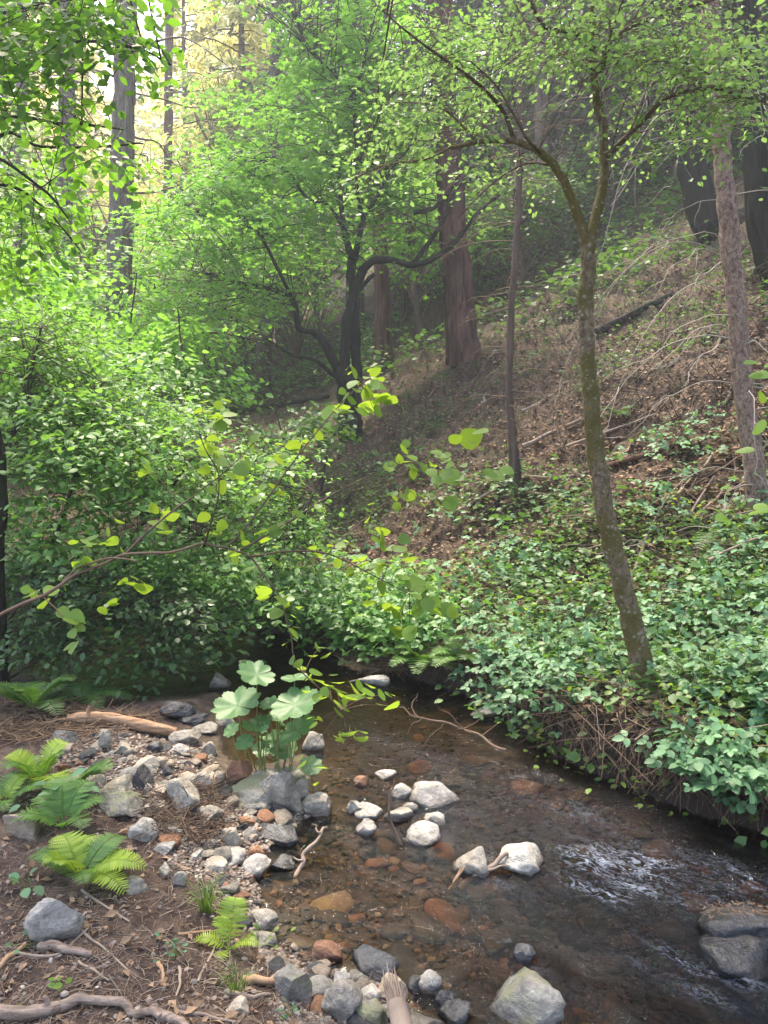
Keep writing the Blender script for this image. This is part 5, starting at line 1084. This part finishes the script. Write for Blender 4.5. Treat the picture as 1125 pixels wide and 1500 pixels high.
# needle cap on the right boulder
rk = next(o for l, o in ROCK.items() if 'cap of brown needles' in l); RV = np.zeros(len(rk.data.vertices) * 3); rk.data.vertices.foreach_get('co', RV); RV = RV.reshape(-1, 3) + np.array(rk.location)
rg = np.random.default_rng(8); nrm_ = np.zeros(len(RV) * 3); rk.data.vertices.foreach_get('normal', nrm_); nrm_ = nrm_.reshape(-1, 3); top = np.flatnonzero((nrm_[:, 2] > .55) & (RV[:, 1] > RV[:, 1].mean() - .02) & (RV[:, 2] > ZW + .03)); q = RV[rg.choice(top, 170)] + rg.normal(size=(170, 3)) * [.012, .012, .0006] + [0, 0, .002]
o = twig_stuff('fallen_needles', q, .012, .03, .0009, M['wood'], 77, .06, lift=.001)
# fallen logs on the slope
def slope_log(label, a_, b_, w, mat, name='fallen_log', cat='log', seed=1, lift=.04):
    g = G([a_[0], (a_[0] + b_[0]) / 2, b_[0]], [a_[1], (a_[1] + b_[1]) / 2, b_[1]]); s_ = g[:, 1].mean() / FPX; r_ = w * s_ / 2; g[:, 2] += lift + r_ * .5; g[1, 2] = (g[0, 2] + g[2, 2]) / 2
    P = wob_path(g, 8, r_ * .5, seed); m_ = MB(); tube(m_, P, np.linspace(r_, r_ * .6, len(P)), 9, .15, seed, .1); tag(m_.build(name, M[mat]), label, cat)
slope_log('dark fallen log high on the slope between alder and right conifer', (875, 495), (985, 435), 14, 'bark_dark', seed=1)
slope_log('grey brown pole lying on the slope just right of the thin dead tree', (765, 665), (850, 622), 6, 'wood_grey', seed=2)
slope_log('thin pale pole lying downslope left of the thin dead tree', (660, 760), (745, 712), 5, 'twig', 'stick', 'stick', seed=3)
slope_log('long thin stick on the slope behind the alder trunk', (830, 660), (960, 610), 4, 'twig', 'stick', 'stick', seed=4)
slope_log('curved bleached stick among brambles near the right edge', (1035, 870), (1110, 835), 5, 'twig', 'stick', 'stick', seed=5, lift=.2)
slope_log('reddish rotten log across the slope right of the alder', (890, 690), (1010, 655), 8, 'bark_red', seed=6)
slope_log('slender bare pole lying over the ground left of the maple foot', (300, 570), (400, 540), 5, 'twig_brown', 'stick', 'stick', seed=7, lift=.3)
slope_log('low mossy log on the valley floor under the maple limb', (330, 610), (480, 585), 9, 'bark_dark', seed=8)
slope_log('pale stick lying below the reddish conifer foot', (960, 800), (1060, 772), 5, 'twig', 'stick', 'stick', seed=9)
slope_log('dark branch lying across the slope above the brambles', (800, 760), (880, 700), 5, 'twig_brown', 'stick', 'stick', seed=10)

rg = np.random.default_rng(404); g = gpts([(600, 600), (720, 500), (850, 430), (1125, 330), (1200, 500), (1125, 760), (850, 780), (620, 800)], 26, 405, .03)
for k, p in enumerate(g):
    a_ = rg.normal() * .6 + .3; L = rg.uniform(.3, 1.3); h = np.array([math.cos(a_), math.sin(a_), 0]); P = np.array([p - h * L / 2, p, p + h * L / 2]); P[:, 2] = Hq(P[:, 0], P[:, 1]) + .03; m_ = MB(); r0 = rg.uniform(.007, .028)
    tube(m_, wob_path(P, 5, .03, k), np.linspace(r0, r0 * .4, 11), 6, .15, k); tag(m_.build('stick', M[['twig_brown', 'branch_grey', 'twig_dark', 'twig'][k % 4]]), 'dead stick lying in the leaf litter of the open brown slope', 'stick', 'dead sticks on the open slope')
# ------------------------------------------------------------------ background forest
def conifer_proto(seed, Hh, r0, c0, nb, leafm, need):
    rg = np.random.default_rng(seed); mbT = MB(); P = wob_path([[0, 0, -.5], [rg.normal() * .1, rg.normal() * .1, Hh * .5], [rg.normal() * .2, rg.normal() * .2, Hh]], 10, .06, seed); tube(mbT, P, r0 * (1 - .85 * np.linspace(0, 1, len(P))), 12, .06, seed, .12, scale=3)
    mbL = MB(); pos = []; dr = []; ss = []
    for k in range(nb):
        z = Hh * (c0 + (1 - c0) * rg.uniform() ** 1.15); f = (z / Hh - c0) / (1 - c0); L = (1 - f) ** .8 * rg.uniform(1.4, 3.4) + .4; a_ = rg.uniform(0, 6.3); h = np.array([math.cos(a_), math.sin(a_), 0]); s_ = np.array([0, 0, z])
        tip = s_ + h * L + [0, 0, -L * rg.uniform(.1, .45)]; md = s_ + h * L * .5 + [0, 0, L * .02]; Q = smooth_path([s_, md, tip], 3); tube(mbT, Q, np.linspace(.035, .008, len(Q)), 4, cap=False)
        m = need; t = rg.uniform(.2, 1, m); side = np.array([-h[1], h[0], 0]); w_ = rg.normal(size=m) * .16 * L * (1.15 - t); q = s_ * (1 - t)[:, None] ** 2 + md * (2 * t * (1 - t))[:, None] + tip * (t ** 2)[:, None] + side * w_[:, None]; q[:, 2] -= np.abs(w_) * .35 + rg.uniform(0, .2, m)
        pos.append(q); dr.append(h * .5 + side * np.sign(w_)[:, None] * .8 + rg.normal(size=(m, 3)) * .3 + [0, 0, -.35]); ss.append(rg.uniform(.12, .34, m))
    scatter(mbL, L_NEEDLE, np.vstack(pos), np.vstack(dr), np.array([0, 0, 1.]) + rg.normal(size=(len(np.vstack(pos)), 3)) * .4, np.concatenate(ss))
    return mbT.mesh('trunk'), mbL.mesh('crown')
cp = [conifer_proto(1, 24, .32, .22, 160, None, 120), conifer_proto(2, 28, .38, .40, 140, None, 120), conifer_proto(3, 18, .22, .12, 140, None, 110), conifer_proto(4, 32, .45, .5, 130, None, 120)]
def broad_proto(seed, Hh, rad, n, per, s0, s1):
    rg = np.random.default_rng(seed); mbT = MB(); lims = []; P = wob_path([[0, 0, -.3], [rg.normal() * .2, rg.normal() * .2, Hh * .5], [rg.normal() * .5, rg.normal() * .5, Hh * .9]], 6, .1, seed); tube(mbT, P, np.linspace(.09, .02, len(P)), 7, .1); 
    c = rg.normal(size=(n, 3)); c = norm(c) * (rg.uniform(size=(n, 1)) ** .45) * [rad, rad, Hh * .42] + [0, 0, Hh * .58]
    for i in range(n):
        j = int(np.clip((c[i, 2] / Hh - .2) * len(P), 1, len(P) - 1)); tube(mbT, smooth_path([P[j], (P[j] + c[i]) / 2 + [0, 0, .15], c[i]], 3), np.linspace(.025, .006, 7), 4, cap=False)
    k = n * per; o = rg.normal(size=(k, 3)) * [.5, .5, .10]; pos = np.repeat(c, per, 0) + o; mbL = MB(); scatter(mbL, L_OVAL, pos, norm(o) + [0, 0, -.15], np.array([0, 0, 1.]) + rg.normal(size=(k, 3)) * .35, rg.uniform(s0, s1, k)); return mbT.mesh('trunk'), mbL.mesh('crown')
bp = [broad_proto(21, 6, 2.0, 70, 40, .10, .18), broad_proto(22, 4, 1.6, 50, 40, .10, .18), broad_proto(23, 9, 2.6, 90, 42, .12, .22)]
def plant_tree(name, protos_, k, x, y, sc_, crown_mat, bark, label, group, rz, cat='tree'):
    z = Hq(np.array([x]), np.array([y]))[0]; r = thing(name, label, cat, (x, y, z), group); r.rotation_euler[2] = rz; r.scale = (sc_, sc_, sc_)
    for nm, me, mt in (('trunk', protos_[k][0], bark), ('crown', protos_[k][1], crown_mat)):
        if not me.materials: me.materials.append(M[mt])
        o = bpy.data.objects.new(nm, me); C.objects.link(o); o.parent = r; o.material_slots[0].link = 'OBJECT'; o.material_slots[0].material = M[mt]
rg = np.random.default_rng(91)
def at_px(px, Y): return (px - 562.5) / FPX * Y
# far conifers of the valley (left and middle)
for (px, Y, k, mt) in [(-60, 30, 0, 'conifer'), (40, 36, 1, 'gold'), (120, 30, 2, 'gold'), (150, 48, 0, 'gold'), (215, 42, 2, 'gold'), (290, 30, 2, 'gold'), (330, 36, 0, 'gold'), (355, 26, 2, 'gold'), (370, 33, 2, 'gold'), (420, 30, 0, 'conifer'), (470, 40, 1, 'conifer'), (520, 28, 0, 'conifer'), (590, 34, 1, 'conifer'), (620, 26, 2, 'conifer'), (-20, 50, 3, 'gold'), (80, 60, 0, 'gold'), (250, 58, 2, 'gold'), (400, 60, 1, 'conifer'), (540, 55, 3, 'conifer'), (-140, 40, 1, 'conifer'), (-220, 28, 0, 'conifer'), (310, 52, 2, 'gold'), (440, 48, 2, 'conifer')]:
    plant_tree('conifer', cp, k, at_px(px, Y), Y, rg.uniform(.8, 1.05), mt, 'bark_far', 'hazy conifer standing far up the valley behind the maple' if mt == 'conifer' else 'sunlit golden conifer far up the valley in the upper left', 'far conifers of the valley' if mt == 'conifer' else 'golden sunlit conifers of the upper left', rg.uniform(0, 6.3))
# conifers up the right hillside
for (px, Y, k) in [(700, 26, 0), (740, 34, 1), (790, 27, 2), (840, 30, 3), (870, 22, 2), (930, 26, 1), (960, 34, 0), (1010, 24, 2), (1060, 30, 3), (1100, 22, 1), (1160, 28, 0), (1240, 22, 1), (1320, 30, 3), (900, 42, 0), (1020, 44, 1), (1130, 40, 0), (760, 46, 3), (680, 42, 1), (980, 18, 2), (1180, 17, 2), (830, 21, 2)]:
    plant_tree('conifer', cp, k, at_px(px, Y), Y, rg.uniform(.75, 1.05), 'conifer', 'bark_far', 'dim conifer growing high on the shaded right hillside', 'conifers of the right hillside', rg.uniform(0, 6.3))
# understory
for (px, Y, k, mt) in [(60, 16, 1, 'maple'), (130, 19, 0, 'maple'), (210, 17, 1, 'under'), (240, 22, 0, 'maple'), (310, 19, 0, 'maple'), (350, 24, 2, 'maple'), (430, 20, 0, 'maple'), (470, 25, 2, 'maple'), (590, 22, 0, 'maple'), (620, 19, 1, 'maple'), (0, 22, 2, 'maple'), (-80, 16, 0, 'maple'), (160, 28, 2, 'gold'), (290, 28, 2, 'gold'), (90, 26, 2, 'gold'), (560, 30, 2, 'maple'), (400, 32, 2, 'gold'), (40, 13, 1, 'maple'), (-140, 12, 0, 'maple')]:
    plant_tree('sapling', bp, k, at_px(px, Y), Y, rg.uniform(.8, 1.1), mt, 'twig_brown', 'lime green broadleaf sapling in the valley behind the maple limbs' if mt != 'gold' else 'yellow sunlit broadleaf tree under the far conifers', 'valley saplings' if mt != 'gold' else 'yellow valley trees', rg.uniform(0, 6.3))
for (px, Y, k) in [(700, 20, 1), (760, 17, 1), (830, 18, 1), (920, 20, 1), (1000, 17, 1), (1090, 16, 1), (730, 24, 0), (880, 26, 0), (1150, 14, 1), (960, 24, 1), (655, 24, 0), (1250, 16, 0)]:
    plant_tree('sapling', bp, k, at_px(px, Y), Y, rg.uniform(.6, .9), 'under', 'twig_brown', 'dull green sapling on the shaded right hillside', 'hillside saplings', rg.uniform(0, 6.3))

# ------------------------------------------------------------------ haze
def haze(density):
    m, t, out = newmat('valley_haze'); v = N(t, 'VolumePrincipled'); v.inputs['Color'].default_value = (.80, .86, 1, 1); v.inputs['Density'].default_value = density; v.inputs['Anisotropy'].default_value = .4
    t.links.new(v.outputs[0], out.inputs['Volume'])
    mb = MB(); x0, x1, y0, y1, z0, z1 = -170, 215, -45, 270, float(H.min()) - 1, float(H.max()) + 40
    V = [[x, y, z] for x in (x0, x1) for y in (y0, y1) for z in (z0, z1)]; mb.add(V, [[0, 1, 3, 2], [4, 6, 7, 5], [0, 4, 5, 1], [2, 3, 7, 6], [0, 2, 6, 4], [1, 5, 7, 3]])
    tag(mb.build('haze', m, smooth=False), kind='stuff')
haze(.0029)
print('verts', sum(len(m.vertices) for m in bpy.data.meshes), 'Hmin', H.min(), 'Hmax', H.max())
